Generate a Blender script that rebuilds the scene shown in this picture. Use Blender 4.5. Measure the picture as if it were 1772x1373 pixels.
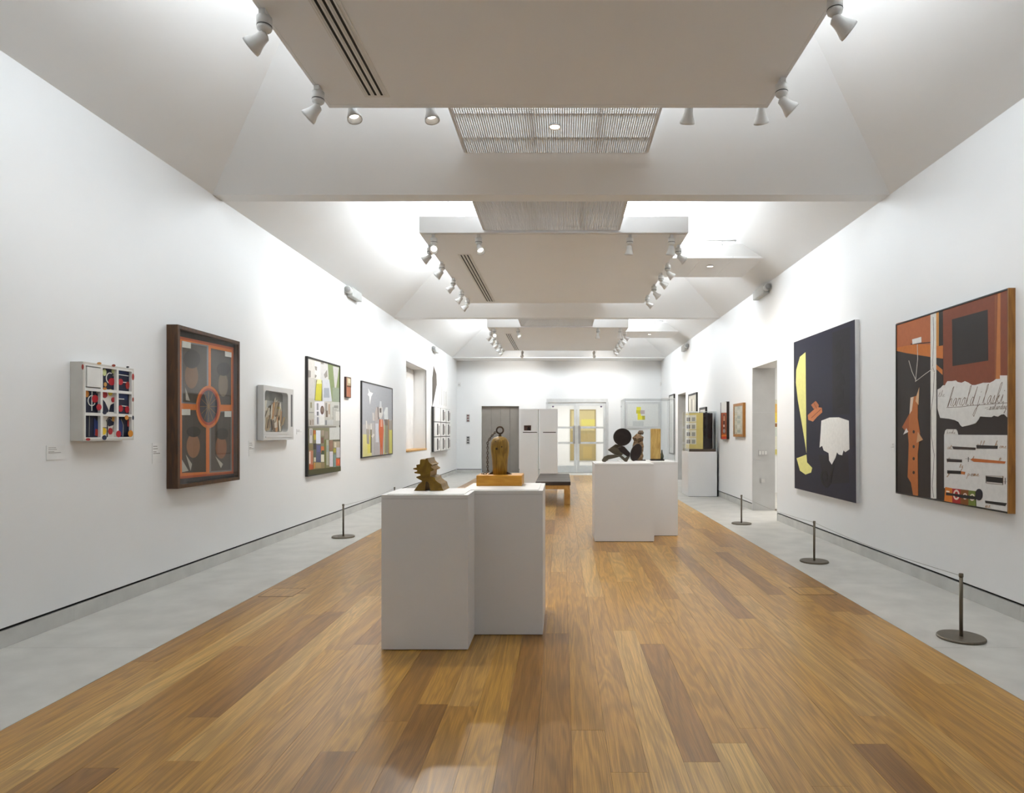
import bpy, math, random
from mathutils import Vector
random.seed(7)
for o in list(bpy.data.objects): bpy.data.objects.remove(o)
scene = bpy.context.scene
COL = scene.collection

# ------------------------------------------------------------------ camera
F, CX, CY, EYE = 1120.0, 973.0, 748.0, 1.4          # focal length and vanishing point in photo pixels, eye height
cam_data = bpy.data.cameras.new('camera'); cam = bpy.data.objects.new('camera', cam_data); COL.objects.link(cam)
cam.location = (0, 0, EYE); cam.rotation_euler = (math.radians(90), 0, 0)
cam_data.sensor_fit = 'HORIZONTAL'; cam_data.sensor_width = 36.0; cam_data.lens = 36.0 * F / 1772
cam_data.shift_x = (886 - CX) / 1772; cam_data.shift_y = (CY - 686.5) / 1772
cam_data.clip_start = 0.05; cam_data.clip_end = 200
scene.camera = cam
# ------------------------------------------------------------------ world, exposure, light levels
world = bpy.data.worlds.new('world'); scene.world = world; world.use_nodes = True
world.node_tree.nodes['Background'].inputs[0].default_value = (0.75, 0.85, 1.0, 1)
world.node_tree.nodes['Background'].inputs[1].default_value = 0.6
scene.view_settings.view_transform = 'Standard'; scene.view_settings.look = 'None'
scene.view_settings.exposure = 0.50; scene.view_settings.gamma = 1.0; scene.view_settings.use_curve_mapping = False
SKY_STRENGTH = 9.5       # daylight through the rooflights
SKY_NEAR = 5.0            # nearest rooflight dimmed so the near slopes come out darker
SPOT_W = 42.0            # track spotlights
ADDED_UPLIGHT = 24.0               # added glowing strips on top of the rafts, to brighten the slopes
ROOM_PANEL = 4.2          # added unseen light panels for the rooms next door

# ------------------------------------------------------------------ helpers
def lin(h):
    h = h.lstrip('#'); c = [int(h[i:i+2], 16) / 255 for i in (0, 2, 4)]
    return tuple(x / 12.92 if x <= 0.04045 else ((x + 0.055) / 1.055) ** 2.4 for x in c)
MATS = {}
def mat(name, col, rough=0.55, metal=0.0, var=0.06, scale=6.0, spec=0.4, bump=0.0):
    """principled material with slight procedural mottling; col is an sRGB hex or a linear triple"""
    if name in MATS: return MATS[name]
    c = lin(col) if isinstance(col, str) else col
    m = bpy.data.materials.new(name); m.use_nodes = True; nt = m.node_tree; b = nt.nodes['Principled BSDF']
    b.inputs['Roughness'].default_value = rough; b.inputs['Metallic'].default_value = metal
    b.inputs['Specular IOR Level'].default_value = spec
    tc = nt.nodes.new('ShaderNodeNewGeometry'); n = nt.nodes.new('ShaderNodeTexNoise')
    n.inputs['Scale'].default_value = scale; n.inputs['Detail'].default_value = 4
    nt.links.new(tc.outputs['Position'], n.inputs['Vector'])
    r = nt.nodes.new('ShaderNodeValToRGB')
    r.color_ramp.elements[0].position = 0.3; r.color_ramp.elements[1].position = 0.7
    r.color_ramp.elements[0].color = tuple(max(0, x * (1 - var)) for x in c) + (1,)
    r.color_ramp.elements[1].color = tuple(min(1, x * (1 + var)) for x in c) + (1,)
    nt.links.new(n.outputs['Fac'], r.inputs['Fac']); nt.links.new(r.outputs['Color'], b.inputs['Base Color'])
    if bump:
        bp = nt.nodes.new('ShaderNodeBump'); bp.inputs['Strength'].default_value = bump; bp.inputs['Distance'].default_value = 0.002
        nt.links.new(n.outputs['Fac'], bp.inputs['Height']); nt.links.new(bp.outputs['Normal'], b.inputs['Normal'])
    MATS[name] = m; return m
def paint(h): return mat('paint_' + h.lstrip('#').lower(), h, 0.5, 0, 0.05, 25.0, 0.3)
def emit(name, col, strength):
    m = bpy.data.materials.new(name); m.use_nodes = True; nt = m.node_tree; nt.nodes.clear()
    e = nt.nodes.new('ShaderNodeEmission'); o = nt.nodes.new('ShaderNodeOutputMaterial')
    e.inputs[0].default_value = (*col, 1); e.inputs[1].default_value = strength
    nt.links.new(e.outputs[0], o.inputs[0]); MATS[name] = m; return m
def glass(name, tint=(1, 1, 1), ior=1.45, rough=0.02):
    m = bpy.data.materials.new(name); m.use_nodes = True; nt = m.node_tree; nt.nodes.clear()
    t = nt.nodes.new('ShaderNodeBsdfTransparent'); t.inputs[0].default_value = (*tint, 1)
    g = nt.nodes.new('ShaderNodeBsdfGlossy'); g.inputs['Roughness'].default_value = rough
    f = nt.nodes.new('ShaderNodeFresnel'); f.inputs[0].default_value = ior
    mx = nt.nodes.new('ShaderNodeMixShader'); o = nt.nodes.new('ShaderNodeOutputMaterial')
    gm = nt.nodes.new('ShaderNodeNewGeometry'); iv = nt.nodes.new('ShaderNodeMath'); iv.operation = 'SUBTRACT'; iv.inputs[0].default_value = 1.0
    nt.links.new(gm.outputs['Backfacing'], iv.inputs[1])          # only the outer faces mirror; the thin pane has no inner total reflection
    ml = nt.nodes.new('ShaderNodeMath'); ml.operation = 'MULTIPLY'; nt.links.new(f.outputs[0], ml.inputs[0]); nt.links.new(iv.outputs[0], ml.inputs[1])
    nt.links.new(ml.outputs[0], mx.inputs[0]); nt.links.new(t.outputs[0], mx.inputs[1]); nt.links.new(g.outputs[0], mx.inputs[2])
    nt.links.new(mx.outputs[0], o.inputs[0]); MATS[name] = m; return m

def wpos(o):
    p = Vector((0, 0, 0))
    while o is not None: p += o.location; o = o.parent
    return p
class MB:
    """collects shapes in world coordinates and links them as one mesh object"""
    def __init__(s): s.v = []; s.f = []; s.sm = []
    def add(s, vs, fs, smooth=False):
        k = len(s.v); s.v += [tuple(p) for p in vs]; s.f += [tuple(i + k for i in f) for f in fs]; s.sm += [smooth] * len(fs); return s
    def box(s, x0, x1, y0, y1, z0, z1):
        if x0 > x1: x0, x1 = x1, x0
        if y0 > y1: y0, y1 = y1, y0
        if z0 > z1: z0, z1 = z1, z0
        return s.add([(x0,y0,z0),(x1,y0,z0),(x1,y1,z0),(x0,y1,z0),(x0,y0,z1),(x1,y0,z1),(x1,y1,z1),(x0,y1,z1)],
                     [(0,3,2,1),(4,5,6,7),(0,1,5,4),(1,2,6,5),(2,3,7,6),(3,0,4,7)])
    def quad(s, *p): return s.add(p, [tuple(range(len(p)))])
    def prism(s, pts, ext):
        pts = [Vector(p) for p in pts]; e = Vector(ext); n = len(pts)
        nrm = Vector((0, 0, 0))
        for i in range(n): nrm += pts[i].cross(pts[(i + 1) % n])
        if nrm.dot(e) > 0: pts.reverse()
        vs = pts + [p + e for p in pts]
        fs = [tuple(range(n)), tuple(range(2 * n - 1, n - 1, -1))]
        fs += [((i + 1) % n, i, i + n, (i + 1) % n + n) for i in range(n)]
        return s.add(vs, fs)
    def lathe(s, prof, p0, axis=(0, 0, 1), n=20, smooth=True, sx=1.0):
        """prof: list of (radius, distance along axis) from p0"""
        a = Vector(axis).normalized(); u = a.orthogonal().normalized(); w = a.cross(u); p0 = Vector(p0)
        vs = []; fs = []
        for r, h in prof:
            for i in range(n):
                t = 2 * math.pi * i / n; vs.append(p0 + a * h + (u * math.cos(t) + w * math.sin(t)) * r)
        for j in range(len(prof) - 1):
            for i in range(n):
                fs.append((j*n+i, j*n+(i+1)%n, (j+1)*n+(i+1)%n, (j+1)*n+i))
        fs.append(tuple(range(n - 1, -1, -1))); fs.append(tuple((len(prof)-1)*n+i for i in range(n)))
        return s.add(vs, fs, smooth)
    def cyl(s, p0, p1, r, n=12, smooth=True):
        p0 = Vector(p0); p1 = Vector(p1); d = p1 - p0
        return s.lathe([(r, 0), (r, d.length)], p0, d, n, smooth)
    def tube(s, path, r, n=6):
        for a, b in zip(path[:-1], path[1:]): s.cyl(a, b, r, n)
        return s
    def torus(s, c, axis, R, r, n=20, k=8, sy=1.0, up=None):
        a = Vector(axis).normalized(); u = Vector(up).normalized() if up else a.orthogonal().normalized(); w = a.cross(u); c = Vector(c); vs = []; fs = []
        for i in range(n):
            t = 2*math.pi*i/n; d = u*math.cos(t)*sy + w*math.sin(t)
            for j in range(k):
                q = 2*math.pi*j/k; vs.append(c + d*R + (d.normalized()*math.cos(q) + a*math.sin(q))*r)
        for i in range(n):
            for j in range(k): fs.append((i*k+j, ((i+1)%n)*k+j, ((i+1)%n)*k+(j+1)%k, i*k+(j+1)%k))
        return s.add(vs, fs, True)
    def build(s, name, m, parent=None, origin=None, label=None):
        org = wpos(parent) if parent is not None else Vector(origin if origin is not None else (0, 0, 0))
        me = bpy.data.meshes.new(name); me.from_pydata([tuple(Vector(v) - org) for v in s.v], [], s.f); me.validate(); me.update()
        me.polygons.foreach_set('use_smooth', s.sm[:len(me.polygons)] if len(s.sm) == len(me.polygons) else [False]*len(me.polygons))
        me.materials.append(m)
        o = bpy.data.objects.new(name, me); COL.objects.link(o)
        if parent is not None: o.parent = parent
        else: o.location = org
        if label: o['label'] = label
        return o
def tag(o, label, cat, group=None):
    o['label'] = label; o['category'] = cat
    if group: o['group'] = group
    return o
def thing(name, label, cat, loc, group=None):
    o = bpy.data.objects.new(name, None); COL.objects.link(o); o.location = loc; o.empty_display_size = 0.1
    return tag(o, label, cat, group)
def struct(o): o['kind'] = 'structure'; return o
def bevel(o, w=0.004, seg=2):
    b = o.modifiers.new('bevel', 'BEVEL'); b.width = w; b.segments = seg; b.limit_method = 'ANGLE'; return o

# photo pixel -> point on a plane of the room
def onX(px, py, X):
    Y = F * X / (px - CX); return Vector((X, Y, EYE + (CY - py) * Y / F))
def onY(px, py, Y): return Vector(((px - CX) * Y / F, Y, EYE + (CY - py) * Y / F))

# ------------------------------------------------------------------ materials of the room
WHITE = mat('white_wall_paint', (0.80, 0.80, 0.795), 0.6, 0, 0.012, 1.2, 0.25)
CEIL = mat('white_ceiling_paint', (0.78, 0.78, 0.775), 0.65, 0, 0.012, 1.0, 0.2)
RAFT = mat('raft_paint', (0.79, 0.785, 0.78), 0.6, 0, 0.01, 1.0, 0.2)
STONE = mat('limestone_floor', (0.56, 0.538, 0.495), 0.38, 0, 0.10, 3.5, 0.4, 0.05)
SKIRT = mat('limestone_skirting', (0.55, 0.54, 0.51), 0.5, 0, 0.10, 4.0, 0.3, 0.05)
JAMB = mat('limestone_jamb', (0.52, 0.515, 0.50), 0.5, 0, 0.08, 2.5, 0.3)
GAP = mat('shadow_gap_black', (0.012, 0.011, 0.010), 0.8, 0, 0.05)
PLINTH = mat('plinth_paint', (0.82, 0.815, 0.81), 0.45, 0, 0.012, 2.0, 0.35)
LAMPW = mat('lamp_white', (0.72, 0.71, 0.69), 0.4, 0, 0.01)
STEELW = mat('mesh_steel_grey', (0.60, 0.59, 0.58), 0.5, 0.0, 0.02)
BRONZE = mat('bronze_post', (0.16, 0.135, 0.10), 0.4, 0.7, 0.08, 20)
SKY = emit('rooflight_sky', (0.86, 0.94, 1.0), SKY_STRENGTH); SKYN = emit('rooflight_sky_dimmed', (0.84, 0.93, 1.0), SKY_NEAR)
ADDED_GLOW = emit('added_uplight', (0.93, 0.97, 1.0), ADDED_UPLIGHT)
PANEL = emit('added_panel_glow', (1.0, 0.97, 0.92), ROOM_PANEL)
LENS = emit('spot_lens', (1.0, 0.95, 0.86), 3.5)
ACRYL = glass('clear_acrylic', (0.985, 0.99, 0.99), 1.35)
PANE = glass('window_glass', (0.97, 0.98, 0.98), 1.45)
GLAZE = glass('picture_glazing', (0.96, 0.96, 0.95), 1.4)

def oak():
    m = bpy.data.materials.new('oiled_oak_planks'); m.use_nodes = True; nt = m.node_tree; N = nt.nodes.new; L = nt.links.new
    b = nt.nodes['Principled BSDF']
    geo = N('ShaderNodeNewGeometry'); oi = N('ShaderNodeObjectInfo')
    off = N('ShaderNodeVectorMath'); off.operation = 'SCALE'; off.inputs[0].default_value = (13.0, 37.0, 5.0); L(oi.outputs['Random'], off.inputs['Scale'])
    add = N('ShaderNodeVectorMath'); add.operation = 'ADD'; L(geo.outputs['Position'], add.inputs[0]); L(off.outputs[0], add.inputs[1])
    st = N('ShaderNodeVectorMath'); st.operation = 'MULTIPLY'; st.inputs[1].default_value = (6.0, 0.5, 1.0); L(add.outputs[0], st.inputs[0])
    n1 = N('ShaderNodeTexNoise'); n1.inputs['Scale'].default_value = 1.0; n1.inputs['Detail'].default_value = 3; n1.inputs['Distortion'].default_value = 0.6; L(st.outputs[0], n1.inputs['Vector'])
    # cathedral figure: contour lines of the stretched noise
    mu = N('ShaderNodeMath'); mu.operation = 'MULTIPLY'; mu.inputs[1].default_value = 60.0; L(n1.outputs['Fac'], mu.inputs[0])
    sn = N('ShaderNodeMath'); sn.operation = 'SINE'; L(mu.outputs[0], sn.inputs[0])
    st2 = N('ShaderNodeVectorMath'); st2.operation = 'MULTIPLY'; st2.inputs[1].default_value = (220.0, 5.0, 1.0); L(add.outputs[0], st2.inputs[0])
    n2 = N('ShaderNodeTexNoise'); n2.inputs['Scale'].default_value = 1.0; n2.inputs['Detail'].default_value = 2; L(st2.outputs[0], n2.inputs['Vector'])
    ramp = N('ShaderNodeValToRGB'); e = ramp.color_ramp
    e.elements[0].position = 0.0; e.elements[0].color = (0.27, 0.125, 0.024, 1)
    e.elements[1].position = 1.0; e.elements[1].color = (0.62, 0.385, 0.115, 1)
    for p, c in ((0.25, (0.41, 0.206, 0.036, 1)), (0.55, (0.48, 0.256, 0.046, 1)), (0.8, (0.44, 0.232, 0.052, 1))):
        q = e.elements.new(p); q.color = c
    L(oi.outputs['Random'], ramp.inputs['Fac'])
    a1 = N('ShaderNodeMapRange'); a1.inputs['From Min'].default_value = -1; a1.inputs['From Max'].default_value = 1; a1.inputs['To Min'].default_value = 0.82; a1.inputs['To Max'].default_value = 1.12; L(sn.outputs[0], a1.inputs['Value'])
    a2 = N('ShaderNodeMapRange'); a2.inputs['From Min'].default_value = 0.3; a2.inputs['From Max'].default_value = 0.7; a2.inputs['To Min'].default_value = 0.78; a2.inputs['To Max'].default_value = 1.16; L(n2.outputs['Fac'], a2.inputs['Value'])
    m1 = N('ShaderNodeMath'); m1.operation = 'MULTIPLY'; L(a1.outputs[0], m1.inputs[0]); L(a2.outputs[0], m1.inputs[1])
    sc = N('ShaderNodeVectorMath'); sc.operation = 'SCALE'; L(ramp.outputs['Color'], sc.inputs[0]); L(m1.outputs[0], sc.inputs['Scale'])
    L(sc.outputs[0], b.inputs['Base Color'])
    b.inputs['Roughness'].default_value = 0.30; b.inputs['Specular IOR Level'].default_value = 0.5
    bp = N('ShaderNodeBump'); bp.inputs['Strength'].default_value = 0.06; bp.inputs['Distance'].default_value = 0.001; L(n2.outputs['Fac'], bp.inputs['Height']); L(bp.outputs['Normal'], b.inputs['Normal'])
    MATS['oak'] = m; return m
OAK = oak()
def wood(name, dark, light, rough=0.4, sc=(30, 30, 4)):
    m = bpy.data.materials.new(name); m.use_nodes = True; nt = m.node_tree; N = nt.nodes.new; L = nt.links.new; b = nt.nodes['Principled BSDF']
    geo = N('ShaderNodeNewGeometry'); st = N('ShaderNodeVectorMath'); st.operation = 'MULTIPLY'; st.inputs[1].default_value = sc; L(geo.outputs['Position'], st.inputs[0])
    n = N('ShaderNodeTexNoise'); n.inputs['Scale'].default_value = 1; n.inputs['Detail'].default_value = 4; n.inputs['Distortion'].default_value = 0.8; L(st.outputs[0], n.inputs['Vector'])
    r = N('ShaderNodeValToRGB'); r.color_ramp.elements[0].position = 0.35; r.color_ramp.elements[1].position = 0.65
    r.color_ramp.elements[0].color = (*lin(dark), 1); r.color_ramp.elements[1].color = (*lin(light), 1)
    L(n.outputs['Fac'], r.inputs['Fac']); L(r.outputs['Color'], b.inputs['Base Color']); b.inputs['Roughness'].default_value = rough
    MATS[name] = m; return m
DARKWOOD = wood('walnut_frame', '#3a2413', '#553619', 0.4)
OAKFR = wood('oak_frame', '#8a5a24', '#a9722f', 0.45)
BENCHW = wood('bench_oak', '#b98a4a', '#d0a35e', 0.45, (8, 30, 8))

# ------------------------------------------------------------------ room dimensions
XL, XR, YB, YF, ZT = -3.62, 3.394, 22.2, -1.2, 3.86
WL, WR, W0, W1 = -2.63, 2.40, 1.2, 21.0        # oak floor
BEAMS = (6.8, 14.0)
SK, GZ = 0.110, 0.130                           # skirting top, bottom of the plaster
TH = 0.38
DOOR_R = ((10.22, 11.55, 2.55), (17.8, 19.0, 2.51))
WIN = (15.0, 17.25, 0.93, 3.06)
LIFT = (-2.775, -1.487, 2.29)
GDOOR = (-0.54, 1.56, 2.51)

# ---- floor
fl = MB().box(XL - .3, XR + .6, YF, YB + .4, -0.2, -0.014).build('floor', mat('screed', (0.10, 0.055, 0.02), 0.9)); struct(fl)
cube = bpy.data.meshes.new('plank')
_b = MB().box(-.5, .5, -.5, .5, -1, 0)
cube.from_pydata(_b.v, [], _b.f); cube.update(); cube.materials.append(OAK)
planks = []
NC = 32; pw = (WR - WL) / NC
for c in range(NC):
    y = W0 - random.uniform(0, 1.6)
    while y < W1:
        ln = random.choice((1.5, 1.9, 2.2, 2.2, 2.5, 2.9)) * random.uniform(0.92, 1.08)
        y1 = min(y + ln, W1)
        if W1 - y1 < 0.35: y1 = W1
        y0c = max(y, W0)
        if y1 > W0 + .05: planks.append((c, y0c, y1))
        y = y1
planks.sort(key=lambda p: p[1])
rest = MB()
for k, (c, y0, y1) in enumerate(planks):
    x0 = WL + c * pw
    if k < 300:
        o = bpy.data.objects.new('plank', cube); COL.objects.link(o); o.parent = fl
        o.location = (x0 + pw / 2, (y0 + y1) / 2, random.uniform(-0.0004, 0)); o.scale = (pw - 0.0009, y1 - y0 - 0.0009, 0.014)
    else: rest.box(x0 + .0008, x0 + pw - .0008, y0 + .0008, y1 - .0008, -0.0139, 0)
if rest.v:
    o = rest.build('plank', OAK, fl); o['kind'] = 'stuff'
nb = MB()
for c in range(NC): nb.box(WL + c*pw + .0008, WL + (c+1)*pw - .0008, YF, W0 - .001, -0.0139, 0)
o = nb.build('plank', OAK, fl); o['kind'] = 'stuff'
# stone margins in long slabs
def slabs(x0, x1, y0, y1, step, along='y'):
    a, b = (y0, y1) if along == 'y' else (x0, x1); t = a
    while t < b - .01:
        e = min(t + step, b)
        if b - e < .3: e = b
        m = MB()
        if along == 'y': m.box(x0, x1, t + .001, e - .001, -0.0139, 0)
        else: m.box(t + .001, e - .001, y0, y1, -0.0139, 0)
        m.build('stone_slab', STONE, fl); t = e
slabs(XL, WL - .002, YF, YB, 1.8); slabs(WR + .002, XR, YF, YB, 1.8)
slabs(WL, WR, W1 + .002, YB, 1.26, 'x')
for (a, b, _) in DOOR_R: slabs(XR + .001, XR + TH + .12, a, b, 2.0)

# ---- walls
def wall_x(name, X, out, openings):
    """wall along y whose room face is at X; openings (y0, y1, z0, z1)"""
    m = MB(); xs = (X, X + out)
    ys = sorted({YF, YB} | {o[0] for o in openings} | {o[1] for o in openings})
    for a, b in zip(ys[:-1], ys[1:]):
        op = [o for o in openings if o[0] <= a and o[1] >= b]
        if not op: m.box(*xs, a, b, GZ, ZT + .25)
        else:
            if op[0][2] > GZ: m.box(*xs, a, b, GZ, op[0][2])
            m.box(*xs, a, b, op[0][3], ZT + .25)
    return struct(m.build(name, WHITE))
wl = wall_x('wall_left', XL, -0.5, [WIN])
wr = wall_x('wall_right', XR, TH, [(a, b, 0, t) for a, b, t in DOOR_R])
m = MB(); ya, yb = YB, YB + .3
m.box(XL - .5, LIFT[0], ya, yb, GZ, ZT + .25).box(LIFT[0], LIFT[1], ya, yb, LIFT[2], ZT + .25).box(LIFT[1], GDOOR[0], ya, yb, GZ, ZT + .25)
m.box(GDOOR[0], GDOOR[1], ya, yb, GDOOR[2], ZT + .25).box(GDOOR[1], XR + TH, ya, yb, GZ, ZT + .25)
wb = struct(m.build('wall_back', WHITE))
wf = struct(MB().box(XL - .5, XR + TH, YF - .2, YF, -.1, ZT + .25).build('wall_front', WHITE))
# shadow gaps (recessed black strip) and stone skirting
def base_x(name, X, out, spans):
    g = MB()
    for a, b in spans: g.box(X + out * .02, X + out * .06, a, b, 0, GZ + .02)
    root = struct(g.build(name, GAP))
    for a, b in spans:
        t = a
        while t < b - .01:
            e = min(t + 1.5, b)
            if b - e < .3: e = b
            MB().box(X + out * .001, X + out * .02, t + .0008, e - .0008, 0, SK).build('skirting_stone', SKIRT, root); t = e
base_x('baseboard_left', XL, -1, [(YF, YB)])
base_x('baseboard_right', XR, 1, [(YF, DOOR_R[0][0]), (DOOR_R[0][1], DOOR_R[1][0]), (DOOR_R[1][1], YB)])
g = MB(); spans = [(XL, LIFT[0]), (LIFT[1], GDOOR[0]), (GDOOR[1], XR)]
for a, b in spans: g.box(a, b, YB + .02, YB + .06, 0, GZ + .02)
root = struct(g.build('baseboard_back', GAP))
for a, b in spans: MB().box(a, b, YB + .001, YB + .02, 0, SK).build('skirting_stone', SKIRT, root)

# stone lined doorways in the right wall: jamb panels
for k, (a, b, t) in enumerate(DOOR_R):
    root = struct(MB().box(XR - .001, XR + TH + .02, b - .012, b + .02, 0, .9).build('trim_%d' % (k + 1), JAMB))
    MB().box(XR - .001, XR + TH + .02, b - .012, b + .02, .902, 1.75).build('stone_panel', JAMB, root)
    MB().box(XR - .001, XR + TH + .02, b - .012, b + .02, 1.752, t - .001).build('stone_panel', JAMB, root)
    MB().box(XR + .001, XR + TH, a - .02, a + .012, 0, t - .001).build('stone_panel', JAMB, root)
    MB().box(XR + .001, XR + TH, a, b, t - .012, t + .01).build('lintel_board', WHITE, root)

# ---- window recess in the left wall: shutters and oak sill
w = struct(MB().box(XL - .40, XL - .36, WIN[0], WIN[1], WIN[2], WIN[3]).build('window_1', mat('shutter_back', (0.62, 0.61, 0.60), 0.6)))
for k in range(6):
    y0 = WIN[0] + k * (WIN[1] - WIN[0]) / 6
    MB().box(XL - .359, XL - .34, y0 + .006, y0 + (WIN[1]-WIN[0])/6 - .006, WIN[2] + .03, WIN[3] - .02).build('shutter_board', mat('shutter_paint', (0.68, 0.675, 0.67), 0.5), w)
MB().box(XL - .34, XL + .012, WIN[0] + .001, WIN[1] - .001, WIN[2], WIN[2] + .035).build('window_sill', BENCHW, w)
fm = mat('window_bead_grey', (0.30, 0.29, 0.28), 0.5)
MB().box(XL - .02, XL + .002, WIN[0], WIN[1], WIN[3] - .02, WIN[3] + .001).build('head_bead', fm, w)
MB().box(XL - .02, XL + .002, WIN[1] - .02, WIN[1] + .001, WIN[2], WIN[3]).build('side_bead', fm, w)

# ---- ceiling: three hipped coffers with rooflights, beams between
SL = 0.67; INS = 1.75
bays = ((-0.4 + .1, 6.7), (6.9, 13.9), (14.1, 21.3))
cm = MB()
for a, b in bays:
    x0, x1 = XL, XR; h = ZT + SL * INS
    p = [(x0, a, ZT), (x1, a, ZT), (x1, b, ZT), (x0, b, ZT)]
    q = [(x0+INS, a+INS, h), (x1-INS, a+INS, h), (x1-INS, b-INS, h), (x0+INS, b-INS, h)]
    u = [(v[0], v[1], h + .18) for v in q]
    for i in range(4):
        j = (i + 1) % 4
        cm.quad(p[i], p[j], q[j], q[i]); cm.quad(q[i], q[j], u[j], u[i])
cm.box(XL, XR, YF, -0.3, ZT, ZT + .2)
ceil = struct(cm.build('ceiling', CEIL))
for y in BEAMS:
    MB().box(XL, XR, y - .1, y + .1, ZT - .001, ZT + .25).build('beam', CEIL, ceil)
MB().box(XL, XR, 21.3, YB, ZT - .02, ZT + .2).build('beam', CEIL, ceil)
for a, b in bays:
    h = ZT + SL * INS + .18; x0, x1, y0, y1 = XL + INS, XR - INS, a + INS, b - INS
    nx = 3
    for i in range(nx):
        xa = x0 + (x1 - x0) * i / nx; xb = x0 + (x1 - x0) * (i + 1) / nx
        MB().box(xa + .03, xb - .03, y0, y1, h, h + .02).build('rooflight_pane', SKYN if a < 0 else SKY, ceil)
    for i in range(nx + 1):
        xa = x0 + (x1 - x0) * i / nx
        MB().box(xa - .03, xa + .03, y0, y1, h - .06, h + .02).build('glazing_bar', LAMPW, ceil)

# ------------------------------------------------------------------ suspended rafts
ZR = EYE + 2.45                                  # underside of the rafts
def raft(y0, y1, label):
    xa, xb = -1.76, 1.55
    t = thing('ceiling_raft', label, 'ceiling panel', ((xa + xb) / 2, (y0 + y1) / 2, ZR), 'suspended ceiling rafts')
    zf, zt, w = ZR, 4.05, .045
    MB().box(xa, xb, y0, y0 + w, zf, zt).build('fascia_board', RAFT, t)
    MB().box(xa, xb, y1 - w, y1, zf, zt).build('fascia_board', RAFT, t)
    MB().box(xa, xa + w * .5, y0 + w, y1 - w, zf, zt).build('fascia_board', RAFT, t)
    MB().box(xb - w * .5, xb, y0 + w, y1 - w, zf, zt).build('fascia_board', RAFT, t)
    MB().box(xa + w * .5, xb - w * .5, y0 + w + .022, y1 - w, zf + .002, zt - .03).build('soffit_panel', RAFT, t)
    MB().box(xa + w * .5, xb - w * .5, y0 + w, y0 + w + .022, zf + .02, zt - .05).build('lighting_track', mat('track_dark', (0.10, 0.095, 0.09), 0.5), t)
    ya, yb = y0 + .96, y1 - .16
    d = MB().box(-1.44, -1.262, ya, yb, zf - .003, zf + .002).build('slot_diffuser', mat('diffuser_metal', (0.66, 0.64, 0.61), 0.4, 0.1), t)
    for i in range(3):
        xs = -1.407 + i * .045
        MB().box(xs, xs + .016, ya + .03, yb - .03, zf - .0045, zf - .003).build('slot', GAP, d)
    for i in range(4):
        xs = -1.43 + i * .045
        MB().box(xs, xs + .008, ya + .03, yb - .03, zf - .008, zf - .003).build('blade', LAMPW, d)
    for xs in (-1.35, 1.15):
        for ys in (y0 + 1.6, y1 - 1.6):
            MB().cyl((xs, ys, zt - .03), (xs, ys, ZT + SL * INS + .18), .008, 8).build('hanger_rod', LAMPW, t)
    for xs in (xa + .10, xb - .16): MB().box(xs, xs + .06, y0 + .25, y1 - .25, zt - .03, zt - .005).build('added_uplight_strip', ADDED_GLOW, t)  # added strips whose glow brightens the slopes beside the raft
    for ys in (y0 + .10, y1 - .16): MB().box(xa + .25, xb - .25, ys, ys + .06, zt - .03, zt - .005).build('added_uplight_strip', ADDED_GLOW, t)
    MB().box(-1.40, -1.02, y0 + .17, y0 + .6, zt - .03, 4.09).build('duct', LAMPW, t)
    MB().box(-1.22, -1.06, y0 + .2, y0 + .5, 4.09, 4.20).build('duct', mat('duct_grey', (0.45, 0.48, 0.48), 0.4), t)
    return t
rafts = [raft(0.75, 4.89, 'nearest large white suspended ceiling raft overhead, cut off by the frame'),
         raft(7.95, 12.30, 'middle white suspended ceiling raft with spotlights round its edges'),
         raft(15.15, 19.5, 'farthest white suspended ceiling raft close to the back wall')]

# ---- expanded steel mesh walkways over the beams
def mesh_walk(x0, x1, y0, y1, z, label, cross, pitch=0.02):
    t = thing('mesh_walkway', label, 'walkway', ((x0+x1)/2, (y0+y1)/2, z), 'steel mesh walkways')
    m = MB(); r = .0046
    n = int((x1 - x0) / pitch)
    for i in range(n + 1):
        x = x0 + (x1 - x0) * i / n; m.box(x - r, x + r, y0, y1, z, z + .004)
    n = int((y1 - y0) / pitch)
    for i in range(n + 1):
        y = y0 + (y1 - y0) * i / n; m.box(x0, x1, y - r, y + r, z + .001, z + .005)
    o = m.build('mesh_panel', STEELW, t); o['kind'] = 'stuff'
    MB().box(x0 - .012, x0 + .012, y0 + .02, y1 - .02, z - .004, z + .008).build('edge_angle', STEELW, t)
    MB().box(x1 - .012, x1 + .012, y0 + .02, y1 - .02, z - .004, z + .008).build('edge_angle', STEELW, t)
    for c in cross: MB().box(x0, x1, c - .012, c + .012, z + .006, z + .03).build('cross_bar', STEELW, t)
    for xs in ((x0 * .62 + x1 * .38), (x0 * .28 + x1 * .72)):
        MB().box(xs - .02, xs + .02, y0 + .16, y1 - .16, z + .03, z + .07).build('joist', STEELW, t)
    return t
zm = EYE + 2.70
for k, (lab1, lab2) in enumerate((('grey steel mesh walkway panel between nearest raft and first beam', 'grey steel mesh walkway panel between first beam and middle raft'),
                                   ('grey steel mesh walkway panel between middle raft and second beam', 'grey steel mesh walkway panel between second beam and farthest raft'))):
    dy = 7.2 * k
    mesh_walk(-.945, .825, 4.90 + dy + (.21 if k else 0), 6.30 + dy, zm + .02, lab1, (5.54 + dy, 5.99 + dy))
    mesh_walk(-.958, .693, 6.95 + dy, 7.945 + dy, EYE + 2.478, lab2, (7.35 + dy, 7.8 + dy))
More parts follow.
